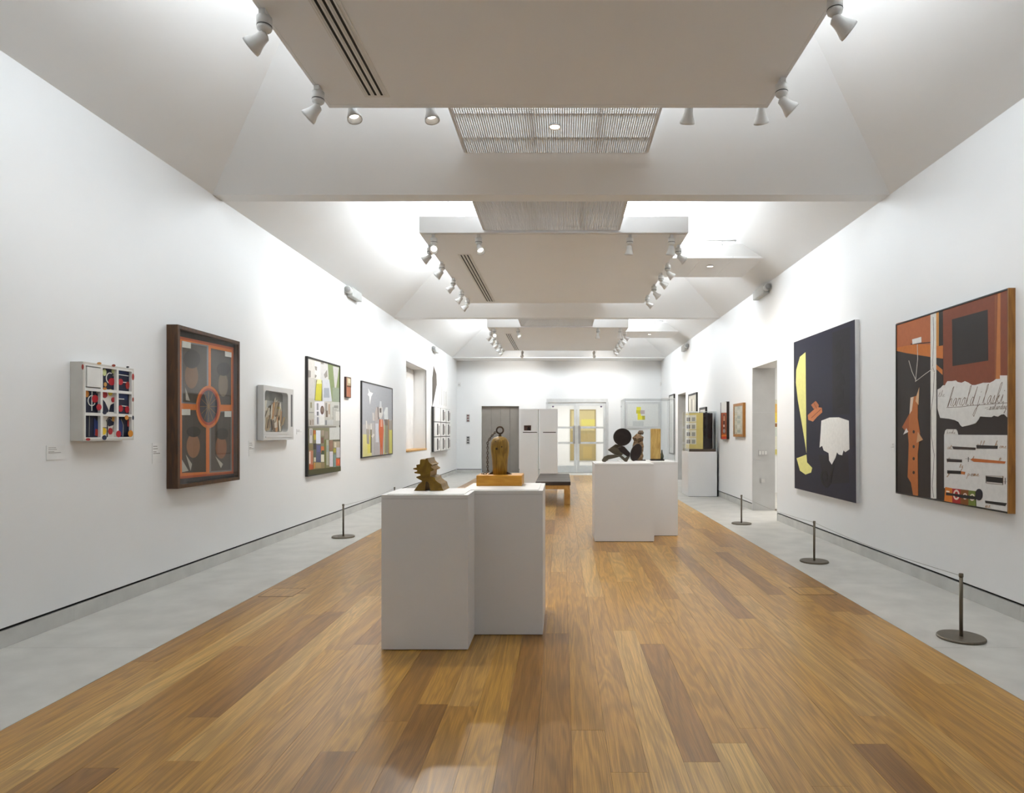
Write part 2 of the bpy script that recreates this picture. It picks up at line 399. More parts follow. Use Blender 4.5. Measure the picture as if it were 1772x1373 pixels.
def downlight(x, y, z, label, r=.045):
    t = thing('recessed_downlight', label, 'downlight', (x, y, z))
    MB().torus((x, y, z - .012), (0, 0, 1), r, .006).build('bezel', mat('chrome', (.7, .68, .65), .2, .9), t)
    MB().lathe([(r * .95, -.010), (r, 0)], (x, y, z)).build('housing', STEELW, t)
    MB().lathe([(r - .006, -.014), (r - .006, -.010)], (x, y, z)).build('lens', LENS, t)
downlight(-.066, 5.73, zm + .0155, 'lit round downlight set into the nearest steel mesh walkway', .05)

# ---- side bridges to the right slope in the two far bays
def bridge(y0, label, dlab):
    y1 = y0 + 1.22; z = EYE + 2.666; x0, x1 = 1.552, 3.085
    t = thing('service_bridge', label, 'walkway', ((x0+x1)/2, (y0+y1)/2, z), 'service bridges')
    for i, (a, b) in enumerate(((x0, 2.13), (2.134, 2.62), (2.624, x1))):
        MB().box(a, b, y0, y1, z, z + .03).build('soffit_board', RAFT, t)
    xe = XR - (z + .22 - ZT) / SL
    MB().prism([(x0, y0, z + .03), (x1 - .03, y0, z + .03), (xe, y0, z + .22), (x0, y0, z + .22)], (0, .03, 0)).build('fascia_board', LAMPW, t)
    MB().cyl((x0, y0, z + .27), (xe - .1, y0, z + .27), .012, 8).build('rail', STEELW, t)
    for xs in (x0 + .35, x0 + .9): MB().cyl((xs, y0, z + .2), (xs, y0, z + .27), .008, 8).build('rail_post', STEELW, t)
    MB().cyl((xe - .1, y0, z + .27), (xe - .1, y0 + .5, z + .27), .01, 8).build('rail', STEELW, t)
    downlight((1226 - CX) * (EYE + 2.666 - EYE) / (CY - 463), y0 + .44, z - .0005, dlab, .05)
bridge(9.92, 'white service bridge from the middle raft to the right ceiling slope', 'small lit downlight under the nearer service bridge on the right')
bridge(17.12, 'white service bridge from the farthest raft to the right ceiling slope', 'small lit downlight under the farther service bridge on the right')

# ------------------------------------------------------------------ track spotlights
ORD = ('first', 'second', 'third', 'fourth', 'fifth', 'sixth', 'seventh', 'eighth')
DARKRING = mat('lamp_seam_dark', (0.03, 0.03, 0.03), 0.5)
CHROME = mat('reflector', (0.75, 0.72, 0.68), 0.15, 0.9)
def spot(x, y, target, label, group, power=1.0, size=80, z=ZR):
    t = thing('track_spotlight', label, 'spotlight', (x, y, z), group)
    MB().box(x - .018, x + .018, y - .035, y + .035, z - .035, z).build('track_adapter', LAMPW, t)
    b = MB().lathe([(.040, 0), (.043, .012), (.043, .052)], (x, y, z - .087), n=16).build('gear_housing', LAMPW, t)
    MB().lathe([(.0435, 0), (.0435, .005)], (x, y, z - .090), n=16).build('seam_ring', DARKRING, b)
    MB().lathe([(.020, 0), (.040, .018), (.043, .034)], (x, y, z - .124), n=16).build('lower_cap', LAMPW, b)
    aim = Vector(target) - Vector((x, y, z - .19)); aim.normalize()
    side = Vector((aim.x, aim.y, 0)); side = side.normalized() if side.length > .01 else Vector((1, 0, 0))
    piv = Vector((x, y, z - .15)) + side * .012
    MB().tube([(x, y, z - .118), piv], .014, 8).build('swivel_arm', LAMPW, t)
    p = piv - aim * .02
    hd = MB().lathe([(.012, -.010), (.030, 0), (.034, .03), (.040, .055), (.056, .095), (.057, .112), (.049, .108), (.036, .06)], p, aim, 18).build('lamp_head', LAMPW, t)
    MB().lathe([(.036, .070), (.036, .074)], p, aim, 16).build('lens', LENS, hd)
    if power > 0:
        ld = bpy.data.lights.new('spot_beam', 'SPOT'); ld.energy = SPOT_W * power; ld.spot_size = math.radians(size); ld.spot_blend = 0.9
        ld.color = (1.0, 0.95, 0.88); ld.shadow_soft_size = .035
        lo = bpy.data.objects.new('spot_beam', ld); COL.objects.link(lo); lo.parent = t
        lo.location = p + aim * .12 - Vector((x, y, z)); lo.rotation_mode = 'QUATERNION'; lo.rotation_quaternion = aim.to_track_quat('-Z', 'Y')
    return t
XTL, XTR = -1.735, 1.525
RN = ('nearest', 'middle', 'farthest')
left_sets = ((3.77, 4.60), (8.50, 9.33, 10.30, 11.15, 11.85), (15.75, 16.5, 17.3, 18.1, 18.9))
right_sets = ((3.62, 4.50), (8.50, 9.37, 10.0, 10.75, 11.6), (15.75, 16.5, 17.3, 18.1, 18.9))
for k in range(3):
    pk = (.16, 1.05, 1.35)[k]
    for i, y in enumerate(left_sets[k]):
        spot(XTL, y, (XL, y + .25, 2.0 if i % 2 else 2.4), '%s white track spotlight from the front on the left edge of the %s ceiling raft' % (ORD[i], RN[k]), 'spotlights on the raft edges', pk)
    for i, y in enumerate(right_sets[k]):
        spot(XTR, y, (XR, y + .25, 2.0 if i % 2 else 2.4), '%s white track spotlight from the front on the right edge of the %s ceiling raft' % (ORD[i], RN[k]), 'spotlights on the raft edges', pk)
# rear track of the nearest raft, front tracks of the other two
for i, (x, tx, ty) in enumerate(((-1.61, -.9, 4.4), (-1.02, -.45, 4.7), (.97, .9, 7.0), (1.52, 2.2, 7.0))):
    MB().box(x - .02, x + .02, 4.8905, 4.97, 4.0155, 4.045).build('track_bracket', LAMPW, rafts[0])
    spot(x, 4.95, (tx, ty, 1.0), '%s white track spotlight from the left on the rear edge of the nearest ceiling raft' % ORD[i], 'spotlights on the raft edges', 1.3 if i < 2 else .4, 60, z=4.015)
for k, y in ((1, 8.06), (2, 15.26)):
    for i, (x, tx, ty) in enumerate(((-1.60, -.9, -3.5), (-1.04, .15, -1.9), (.84, .75, .5), (1.36, 1.2, .9))):
        spot(x, y, (tx, y + ty, 1.0), '%s white track spotlight from the left on the front edge of the %s ceiling raft' % (ORD[i], RN[k]), 'spotlights on the raft edges', 4.5 if i == 1 else 1.8, 55)
for i, x in enumerate((-1.2, .95)):
    spot(x, 19.45, (x * 1.4, YB, 3.1), '%s white track spotlight from the left on the rear edge of the farthest ceiling raft' % ORD[i], 'spotlights on the raft edges', 1.9, 60)
# ------------------------------------------------------------------ pictures and reliefs on the walls
def zm_(x0, y0, s): return lambda pts: [(x0 + x * s, y0 + y * s) for x, y in pts]
def ell(cx, cy, rx, ry=None, n=20, a0=0, a1=360):
    ry = rx if ry is None else ry
    full = (a1 - a0) >= 360
    return [(cx + rx * math.cos(math.radians(a0 + (a1 - a0) * i / (n if full else n - 1))), cy - ry * math.sin(math.radians(a0 + (a1 - a0) * i / (n if full else n - 1)))) for i in range(n)]
def ribbon(pts, w):
    """closed outline of a stroke of width w along 2-D points"""
    L, R = [], []
    for i, p in enumerate(pts):
        a = pts[max(0, i - 1)]; b = pts[min(len(pts) - 1, i + 1)]
        dx, dy = b[0] - a[0], b[1] - a[1]; l = math.hypot(dx, dy) or 1
        nx, ny = -dy / l * w / 2, dx / l * w / 2
        L.append((p[0] + nx, p[1] + ny)); R.append((p[0] - nx, p[1] - ny))
    return L + R[::-1]
def rect(x0, y0, x1, y1): return [(x0, y0), (x1, y0), (x1, y1), (x0, y1)]
class Pic:
    """flat painted shapes on a plane X = const (side walls) or Y = const; outlines are given in photo pixels"""
    def __init__(s, root, X=None, Y=None, zoom=None):
        s.root = root; s.X = X; s.Y = Y; s.n = 0; s.z = zoom or (lambda p: p)
        s.nrm = Vector((1 if X < 0 else -1, 0, 0)) if X is not None else Vector((0, -1, 0))
    def pt(s, p): return onX(p[0], p[1], s.X) if s.X is not None else onY(p[0], p[1], s.Y)
    def shape(s, pts, col, name='painted_shape', layer=None, parent=None):
        s.n += 1; lay = layer if layer is not None else s.n
        m = MB().prism([s.pt(p) for p in s.z(pts)], s.nrm * (0.0005 + 0.00012 * lay))
        return m.build(name, paint(col) if isinstance(col, str) else col, parent or s.root)
    def strokes(s, lines, w, col, name='brush_line'):
        s.n += 1; m = MB()
        for ln in lines:
            zl = s.z(ln)
            for a, b in zip(zl[:-1], zl[1:]):
                m.prism([s.pt(p) for p in ribbon([a, b], w)], s.nrm * (0.0005 + 0.00012 * s.n))
        return m.build(name, paint(col), s.root)
GLY = {
 'h': ([(0,0),(.3,2.2),(.48,2.4),(.46,2.0),(.1,0)], [(.1,0),(.3,.8),(.5,1),(.65,.9),(.66,.2),(.95,.05)]),
 'a': ([(.75,.85),(.5,1),(.18,.7),(.1,.25),(.3,0),(.58,.25),(.76,.95),(.75,.2),(1,.05)],),
 'r': ([(0,0),(.25,1),(.35,.82),(.68,.95),(.64,.3),(.95,.05)],),
 'o': ([(.5,1),(.18,.7),(.12,.25),(.38,0),(.68,.25),(.7,.75),(.5,1),(.75,.85),(1,.85)],),
 'l': ([(0,.1),(.5,1.9),(.48,2.4),(.27,2.25),(.25,.3),(.45,0),(.85,.1)],),
 'd': ([(.6,.85),(.4,1),(.12,.6),(.1,.2),(.3,0),(.55,.25),(.95,2.2),(.7,.3),(.8,0),(1,.05)],),
 'j': ([(.55,1),(.4,-.6),(.15,-1.4),(-.12,-1.2),(.1,-.6),(.9,.1)], [(.6,1.45),(.66,1.55)]),
 's': ([(0,0),(.5,1),(.58,.5),(.38,0),(.05,.1)], [(.38,0),(.95,.1)]),
 'k': ([(0,0),(.3,2.3),(.55,2.5),(.62,2.2),(.1,0)], [(.15,.5),(.6,1),(.5,.6),(.25,.5),(.7,0),(.95,.1)]),
 'i': ([(0,0),(.4,1),(.36,.2),(.6,0),(.9,.2)], [(.5,1.4),(.56,1.5)]),
 't': ([(0,.1),(.45,1.8),(.35,.2),(.55,0),(.9,.1)], [(.1,1.2),(.75,1.3)]),
 'e': ([(0,.2),(.6,.6),(.5,1),(.2,.7),(.2,.2),(.5,0),(.95,.2)],),
 'u': ([(0,.1),(.25,1),(.22,.2),(.4,0),(.68,.4),(.75,1),(.75,.15),(1,.05)],),
 'y': ([(.1,1),(.15,.3),(.4,.1),(.7,1),(.5,-.8),(.2,-1.3),(.05,-1),(.9,.1)],),
 'p': ([(.15,1),(0,-1.2)], [(.1,.6),(.4,1),(.65,.7),(.5,.1),(.15,.1)]),
 'm': ([(0,0),(.12,1),(.1,0),(.3,1),(.42,.8),(.4,0),(.6,1),(.72,.8),(.74,.1),(1,.05)],),
 'b': ([(.1,2.3),(.05,0),(.4,0),(.6,.5),(.35,.9),(.1,.6)],),
 'n': ([(0,0),(.15,1),(.12,.1),(.4,1),(.6,.8),(.62,.15),(.95,.05)],),
}
def handwriting(text, o, adv, xh, slope, slant=.22):
    out = []; u = 0.0
    for ch in text:
        if ch == ' ': u += .45; continue
        for ln in GLY[ch]:
            out.append([(o[0] + (u + q[0]) * adv + slant * q[1] * xh, o[1] - q[1] * xh + slope * (u + q[0]) * adv) for q in ln])
        u += 1.0
    return out
def framed(name, label, cat, wall, Xf, y0, y1, z0, z1, fw, fmat, cmat, recess=.012, glaze=False, group=None):
    """frame hung on a side wall; returns root and X of the picture plane"""
    s = 1 if Xf < 0 else -1
    t = thing(name, label, cat, (wall, (y0 + y1) / 2, z0), group)
    Xp = Xf - s * recess; Xw = wall + s * .0005
    MB().box(Xw, Xp, y0 + fw * .5, y1 - fw * .5, z0 + fw * .5, z1 - fw * .5).build('canvas', cmat, t)
    if fw > 0:
        MB().box(Xw, Xf, y0, y1, z1 - fw, z1).build('frame_rail', fmat, t)
        MB().box(Xw, Xf, y0, y1, z0, z0 + fw).build('frame_rail', fmat, t)
        MB().box(Xw, Xf, y0, y0 + fw, z0 + fw, z1 - fw).build('frame_rail', fmat, t)
        MB().box(Xw, Xf, y1 - fw, y1, z0 + fw, z1 - fw).build('frame_rail', fmat, t)
    if glaze: MB().box(Xf - s*.006, Xf - s*.004, y0 + fw, y1 - fw, z0 + fw, z1 - fw).build('glazing', GLAZE, t)
    return t, Xp
BLACKFR = mat('black_frame', (0.02, 0.018, 0.017), 0.4, 0, .05)
NAVY = '#141830'

# --- white nine-cell box relief
Xf = -3.524; y0, y1, z0, z1 = 4.759, 5.322, 1.334, 1.919
t = thing('cell_relief', 'white wooden box relief of nine cells with navy patterns and coloured dots', 'wall relief', (XL, 5.04, z0))
BX = mat('relief_shaded_white', (0.58, 0.55, 0.50), 0.5)  # darker than the face: shade of the sides mixed into the paint
MB().box(XL + .001, -3.585, y0 + .008, y1 - .008, z0 + .008, z1 - .008).build('back_board', BX, t)
rim, lat = .026, .022
cw = (y1 - y0 - 2 * rim - 2 * lat) / 3; ch = (z1 - z0 - 2 * rim - 2 * lat) / 3
MB().box(XL + .001, Xf, y0, y0 + .014, z0, z1).build('side_board', BX, t); MB().box(XL + .001, Xf, y1 - .014, y1, z0, z1).build('side_board', BX, t)
MB().box(XL + .001, Xf, y0 + .014, y1 - .014, z0, z0 + .014).build('side_board', BX, t); MB().box(XL + .001, Xf, y0 + .014, y1 - .014, z1 - .014, z1).build('side_board', BX, t)
FRW = mat('relief_face_white', (0.74, 0.73, 0.70), 0.5)
g = MB()
for i in range(4):
    a = y0 + .0145 if i == 0 else y0 + rim + i * cw + (i - 1) * lat; b = y1 - .0145 if i == 3 else (y0 + rim if i == 0 else a + lat)
    g.box(-3.585, Xf + .001, a, b, z0 + .0145, z1 - .0145)
    a = z0 + .0145 if i == 0 else z0 + rim + i * ch + (i - 1) * lat; b = z1 - .0145 if i == 3 else (z0 + rim if i == 0 else a + lat)
    g.box(-3.585, Xf + .0008, y0 + .0145, y1 - .0145, a, b)
g.build('lattice', FRW, t)
for r in range(3):
    for c in range(3):
        a = y0 + rim + c * (cw + lat); b = z1 - rim - r * (ch + lat)
        if (r, c) == (0, 0): MB().box(-3.585, Xf + .006, a + .008, a + cw - .008, b - ch + .008, b - .008).build('cell_panel', FRW, t)
        else: MB().box(-3.585, -3.546, a, a + cw, b - ch, b).build('cell_panel', paint('#d8d4cc' if (r, c) in ((1, 1), (2, 1)) else NAVY), t)
Z = zm_(60, 600, .1602)
P = Pic(t, X=-3.546, zoom=Z)
for pts, c in (([(905,235),(1020,250),(1020,300),(905,295)], '#182a5c'), ([(905,500),(1010,505),(1000,580),(905,570)], '#182a5c'),
               ([(725,560),(760,600),(800,690),(790,712),(725,710)], NAVY), ([(880,500),(880,712),(800,705),(820,630),(860,610),(870,560)], NAVY),
               ([(770,800),(800,760),(875,770),(850,850),(800,865)], NAVY), ([(830,900),(880,790),(880,960)], '#9a948a'),
               ([(640,770),(690,820),(690,960),(640,960)], '#1b2f66'), ([(655,890),(690,900),(680,970),(650,960)], '#a8322a'),
               ([(900,770),(950,820),(950,960),(900,960)], '#1b2f66'), ([(1000,800),(1040,790),(1035,880),(1000,860)], '#a8322a'),
               ([(860,230),(880,330),(840,320)], '#8f897e'), ([(680,470),(700,520),(660,500)], '#8f897e')):
    P.shape(pts, c)
P.strokes([ell(810, 340, 38, 55, 14, 60, 300)], 1.5, '#e8e6e0', 'letter_stroke')
P.strokes([[(905,302),(1012,318)], [(940,385),(1005,390)], [(905,565),(965,568)], [(935,640),(1005,648)]], 1.4, '#e8e6e0', 'letter_stroke')
P.strokes([[(617,470),(615,695)], ell(615, 585, 40, 55, 16, 60, 330)], 1.3, '#e8e6e0', 'letter_stroke')
P.strokes([[(590,750),(585,970)], [(930,780),(955,850),(950,970)], ell(805, 815, 26, 38, 12, 20, 220)], 1.0, '#8d8a86', 'letter_stroke')
P.strokes([[(720,875),(790,880)], [(785,800),(782,980)]], 1.4, '#1a1a20', 'letter_stroke')
for x, y, rx, ry, c in ((752,280,20,38,'#cfd59a'), (845,262,16,30,'#cfd59a'), (830,380,36,40,'#b3202c'), (760,410,16,24,'#c9954f'), (925,382,26,34,'#b3202c'),
                        (1000,420,20,40,'#a8322a'), (648,565,34,42,'#b3202c'), (560,512,22,36,'#d08a3c'), (845,575,18,28,'#a8262c'), (925,670,24,36,'#b3202c'), (995,680,22,36,'#b3202c'),
                        (755,520,26,36,'#a8262c'), (815,495,22,34,'#e2c52e'), (740,915,30,38,'#dcb82a'), (815,915,22,36,'#a8262c'), (845,785,14,26,'#c9954f')):
    P.shape(ell(x, y, rx, ry, 18), c, 'dot')
P = Pic(t, X=Xf + .001, zoom=Z)
for x, y, rx, ry, c in ((518,220,12,30,'#8f2a26'), (697,182,24,14,'#d19a5a'), (853,205,20,14,'#8f3a26'), (1004,222,16,10,NAVY), (1062,328,12,36,'#a8322a'), (1062,573,8,24,'#8f3a26'),
                        (694,655,28,34,'#b3202c'), (757,455,20,14,'#d08a3c'), (755,712,22,22,NAVY), (576,1003,24,14,'#a8262c'), (752,985,24,26,'#1b2440'),
                        (905,945,26,36,'#b3202c'), (1034,940,26,36,'#d08a2c'), (992,768,20,26,'#d08a3c'), (1062,770,8,24,'#1b2440')):
    P.shape(ell(x, y, rx, ry, 18), c, 'dot')

# --- big walnut shadow-box picture: four dark panels round a disc (plain abstract stand-in)
y0, y1, z0, z1 = 5.919, 7.057, 0.88, 2.385
t, Xp = framed('framed_panel_picture', 'large deep walnut frame holding four dark panels divided by orange bands', 'picture', XL, -3.516, y0, y1, z0, z1, .034, DARKWOOD, mat('dark_mount', (0.035, 0.033, 0.035), 0.6), .045, True)
P = Pic(t, X=Xp, zoom=zm_(270, 540, .2332))
P.shape([(170,180),(575,265),(575,1200),(170,1240)], '#b5542c')
P.shape([(180,200),(565,280),(565,1185),(180,1222)], '#d9772b')
P.shape([(188,214),(388,250),(388,692),(188,678)], '#7b7f86'); P.shape([(396,740),(562,735),(562,1182),(396,1195)], '#7f7d7c')
for pts in ([(196,228),(376,258),(376,684),(196,668)], [(407,270),(556,300),(556,690),(407,688)], [(192,728),(370,730),(370,1188),(192,1196)], [(408,748),(552,742),(552,1172),(408,1182)]):
    P.shape(pts, '#4a4139', 'picture_panel')
for x, y, rx, ry, c in ((262,475,50,95,'#7c5a40'), (497,540,36,90,'#7e6f60'), (275,995,50,90,'#93694a'), (482,1005,42,85,'#8a5c40')): P.shape(ell(x, y, rx, ry), c)
for x, y, rx, ry in ((265,350,62,70), (500,425,48,50), (278,890,52,40), (490,905,46,44)): P.shape(ell(x, y, rx, ry), '#2e2925')
for pts in ([(215,560),(250,660),(220,655)], [(190,1095),(240,1180),(192,1190)], [(220,1060),(265,1130),(255,1180)], [(440,1075),(495,1130),(480,1160)]): P.shape(pts, '#b9b4ac')
P.shape(ell(387, 706, 92, 158, 32), '#d3702a', 'ring'); P.shape(ell(387, 704, 78, 138, 32), '#a8462c', 'ring'); P.shape(ell(387, 702, 66, 120, 32), '#3b3a44', 'disc')
P.strokes([[(387, 702), (387 + 62*math.cos(a*math.pi/6), 702 + 112*math.sin(a*math.pi/6))] for a in range(12)], .9, '#8a6a3c')
for pts in ([(192,214),(256,228),(256,272),(192,262)], [(510,292),(558,302),(558,338),(510,330)], [(190,722),(252,722),(252,766),(190,766)], [(507,738),(556,738),(556,780),(507,780)]): P.shape(pts, '#d9d9d4', 'white_card')

# --- grey cabinet relief with a rounded window
y0, y1, z0, z1 = 7.658, 8.514, 1.30, 1.958; Xf = -3.535
t = thing('cabinet_relief', 'pale grey wall cabinet with rounded window over crumpled paper shapes', 'wall relief', (XL, 8.08, z0))
GREY = mat('cabinet_grey', (0.60, 0.59, 0.57), 0.4, 0, .02)
wa, wb_, za, zb = y0 + .034, y1 - .17, z0 + .10, z1 - .06
def opening_front(x_b, x_f, a, b, c, d, ya, yb_, zc, zd, r, m_, name, parent):
    n = 8; hole = []
    for cx, cz, s in ((yb_ - r, zd - r, 0), (ya + r, zd - r, 90), (ya + r, zc + r, 180), (yb_ - r, zc + r, 270)):
        for i in range(n + 1):
            q = math.radians(s + 90 * i / n); hole.append((cx + r * math.cos(q), cz + r * math.sin(q)))
    outer = []
    cyy, czz = (ya + yb_) / 2, (zc + zd) / 2
    for hy, hz in hole:
        dy, dz = hy - cyy, hz - czz; k = min(((b if dy > 0 else a) - cyy) / dy if abs(dy) > 1e-6 else 9e9, ((d if dz > 0 else c) - czz) / dz if abs(dz) > 1e-6 else 9e9)
        outer.append((cyy + dy * k, czz + dz * k))
    for tgt in ((a, c), (a, d), (b, c), (b, d)):
        j = min(range(len(outer)), key=lambda i: (outer[i][0]-tgt[0])**2 + (outer[i][1]-tgt[1])**2); outer[j] = tgt
    N = len(hole); mb = MB(); V = []
    for xx in (x_f, x_b):
        V += [(xx, p[0], p[1]) for p in hole] + [(xx, p[0], p[1]) for p in outer]
    fs = []
    for i in range(N):
        j = (i + 1) % N
        fs += [(i, j, N + j, N + i), (2*N + j, 2*N + i, 3*N + i, 3*N + j), (j, i, 2*N + i, 2*N + j), (N + i, N + j, 3*N + j, 3*N + i)]
    mb.add(V, fs); return mb.build(name, m_, parent)
MB().box(XL + .001, XL + .012, y0 + .01, y1 - .01, z0 + .01, z1 - .01).build('back_board', mat('cabinet_inside', (0.34, 0.33, 0.31), 0.5), t)
opening_front(XL + .012, Xf, y0, y1, z0, z1, wa, wb_, za, zb, .05, GREY, 'cabinet_front', t)
MB().box(Xf, Xf + .006, y0 + .05, y1 - .02, z0 + .035, z0 + .045).build('ledge', GREY, t); MB().box(Xf, Xf + .004, y0 + .02, y1 - .02, z0 + .07, z0 + .075).build('ledge', GREY, t)
MB().box(Xf - .001, Xf + .001, y1 - .085, y1 - .035, z0 + .17, z1 - .07).build('side_slot', mat('slot_dark', (.12, .12, .12), .4), t)
rng = random.Random(3)
P = Pic(t, X=XL + .03)
for k in range(80):
    yy = rng.uniform(wa + .03, wb_ - .05); base = za + rng.uniform(0, .22); hh = rng.uniform(.08, .24); ww = rng.uniform(.015, .05); tl = rng.uniform(-.06, .06)
    dpt = XL + .013 + rng.uniform(0, .03)
    MB().prism([(dpt, yy - ww, base), (dpt, yy + ww * .6, base + .01), (dpt, yy + tl + ww, base + hh), (dpt, yy + tl - ww * .4, base + hh * .92)], (.003, 0, 0)).build('paper_shard', paint(rng.choice(('#d8d0c0', '#b9ac98', '#8d7a62', '#c9c2b4', '#6a5a48', '#e2dccf', '#a8926f', '#b88a5c'))), t)
MB().box(XL + .012, XL + .016, wa, wb_, zb - .11, zb).build('header_panel', paint('#77766f'), t)
MB().box(Xf - .01, Xf - .008, wa - .004, wb_ + .004, za - .004, zb + .004).build('glazing', GLAZE, t)

# --- tall collage
y0, y1, z0, z1 = 9.105, 10.45, .77, 2.47
t, Xp = framed('collage', 'tall black framed collage of pasted photographs with a yellow dress', 'picture', XL, -3.581, y0, y1, z0, z1, .022, BLACKFR, paint('#b7b5ac'), .01)
A = zm_(520, 610, .0801); B = zm_(520, 710, .08743)
P = Pic(t, X=Xp)
def CS(z, pts, c): P.shape(z(pts), c, 'pasted_paper')
CS(A, [(590,240),(845,300),(845,1075),(640,1060)], '#7f8d60'); CS(A, [(700,300),(830,330),(800,560),(770,770),(735,760)], '#b9b7b6'); CS(A, [(690,760),(845,770),(845,1075),(690,1070)], '#8c9681')
CS(A, [(165,150),(295,180),(295,560),(165,550)], '#cfccc6'); CS(A, [(300,185),(430,215),(430,600),(300,560)], '#dcdad5'); CS(A, [(430,215),(590,240),(595,600),(430,600)], '#c6c5c4')
CS(A, [(165,560),(300,570),(300,1000),(165,990)], '#c2bfbb'); CS(A, [(470,580),(620,590),(680,1060),(480,1060)], '#c3c6cc'); CS(A, [(505,770),(615,770),(625,980),(500,980)], '#9aa0aa')
CS(A, [(340,600),(465,610),(470,1050),(305,1040)], '#7d7a48'); CS(A, [(345,660),(460,660),(440,1045),(315,1035)], '#c2bd3a'); CS(A, [(360,590),(450,590),(455,680),(345,680)], '#e0dc9a')
for pts in ([(165,380),(220,400),(220,540),(165,545)], [(305,300),(355,310),(350,400),(320,380)], [(310,480),(350,500),(330,550),(305,550)], [(505,480),(570,380),(580,520),(530,560)], [(440,220),(500,215),(495,260),(440,250)]): CS(A, pts, '#8f8a84')
CS(A, [(165,1010),(300,1060),(300,1373),(165,1373)], '#b9b8ae'); CS(A, [(300,1070),(510,1060),(510,1400),(300,1400)], '#dddbe0'); CS(A, [(520,1070),(640,1075),(640,1400),(520,1400)], '#c4bfb6'); CS(A, [(645,1080),(845,1080),(845,1400),(645,1400)], '#bdbdb6')
CS(A, ell(465, 1250, 40, 95, 16), '#5d3f34'); CS(A, ell(465, 1240, 24, 55, 14), '#7a6a5c')
for x, y, w_, h_, c in ((345,1100,40,150,'#8f8f92'),(350,1280,38,90,'#6d6c6e'),(530,1090,40,180,'#8d8a84'),(540,1260,45,140,'#6f6254'),(600,1120,30,220,'#a48f7a'),(720,1150,90,60,'#8d8c86'),(720,1240,60,40,'#6e6d68'),(210,1080,30,120,'#8f8a6c'),(180,1290,100,20,'#8d8d88'),(690,1180,20,180,'#9a9a94')):
    CS(A, rect(x, y, x + w_, y + h_), c)
CS(B, [(160,180),(265,170),(265,310),(160,315)], '#b6aea4'); CS(B, [(270,100),(370,90),(365,300),(270,305)], '#cfcfd0'); CS(B, [(370,110),(470,100),(470,300),(370,300)], '#dcdbd8'); CS(B, [(475,200),(640,190),(640,300),(475,300)], '#b9bab8'); CS(B, [(640,0),(780,0),(780,300),(640,300)], '#b3b2ab')
for x, y, w_, h_, c in ((180,200,25,95,'#8a7c70'),(225,190,25,100,'#9a8f84'),(320,30,30,80,'#6f7076'),(320,140,30,140,'#7f8088'),(485,200,30,95,'#7d7f80'),(690,30,80,180,'#cfcdc6')): CS(B, rect(x, y, x + w_, y + h_), c)
CS(B, [(155,322),(700,318),(700,348),(155,352)], '#77736c')
CS(B, [(155,355),(780,345),(780,1130),(155,1210)], '#7c7a5e'); CS(B, [(565,350),(780,340),(780,580),(565,590)], '#c5c6c2')
for x, y, w_, h_, c in ((170,365,58,290,'#cdc8c8'),(190,380,20,120,'#7e7a80'),(245,400,45,110,'#b8662c'),(258,480,40,110,'#b7a238'),(300,400,88,265,'#d6dae6'),(400,400,60,110,'#9b8d7c'),(400,540,48,115,'#6d4a3c'),(470,420,70,150,'#8d8274'),
                        (165,680,70,120,'#7f7350'),(160,800,80,310,'#b97a5e'),(163,820,25,240,'#d8cdc4'),(245,660,60,120,'#3a3430'),(300,680,90,350,'#565a74'),(318,700,60,130,'#5d5f8c'),(250,780,50,150,'#5b6454'),(258,940,34,80,'#c9c9bd'),(395,720,62,120,'#c06a38'),(395,880,62,145,'#d3cfbb'),(405,800,50,80,'#3f4a30'),
                        (465,590,32,560,'#6c6f3c'),(500,590,50,500,'#a7a794'),(505,700,40,130,'#8f9c98'),(560,600,70,200,'#8d6d5a'),(565,820,66,300,'#cfc9d2'),(640,590,140,30,'#5e5a4a'),(645,620,130,120,'#a99c88'),(660,640,36,100,'#cabfa8'),(640,760,50,80,'#a39a3c'),(700,740,78,200,'#bdb8be'),(640,880,50,250,'#76908a'),(690,960,80,140,'#c9562c'),(725,985,25,75,'#e0703c'),
                        (245,1040,220,120,'#8a7a58'),(250,1040,28,120,'#c48f3c'),(285,1045,110,100,'#a39066'),(160,1080,80,110,'#b0562e')): CS(B, rect(x, y, x + w_, y + h_), c)
CS(B, [(150,1185),(785,1115),(785,1205),(150,1285)], '#4b4a2c')

# --- small brown box picture
t, Xp = framed('box_picture', 'small brown box picture high beside the tall collage', 'picture', XL, -3.584, 10.74, 10.98, 1.977, 2.32, .012, mat('brown_edge', '#3c2418', .5), paint('#a5684c'), .004)
P = Pic(t, X=Xp, zoom=zm_(430, 650, .13838))
P.shape([(1232,15),(1284,25),(1284,135),(1232,125)], '#a8977a'); P.shape([(1245,40),(1275,45),(1275,100),(1245,95)], '#cfc6a8'); P.shape([(1232,125),(1284,132),(1284,150),(1232,145)], '#5c3a22')

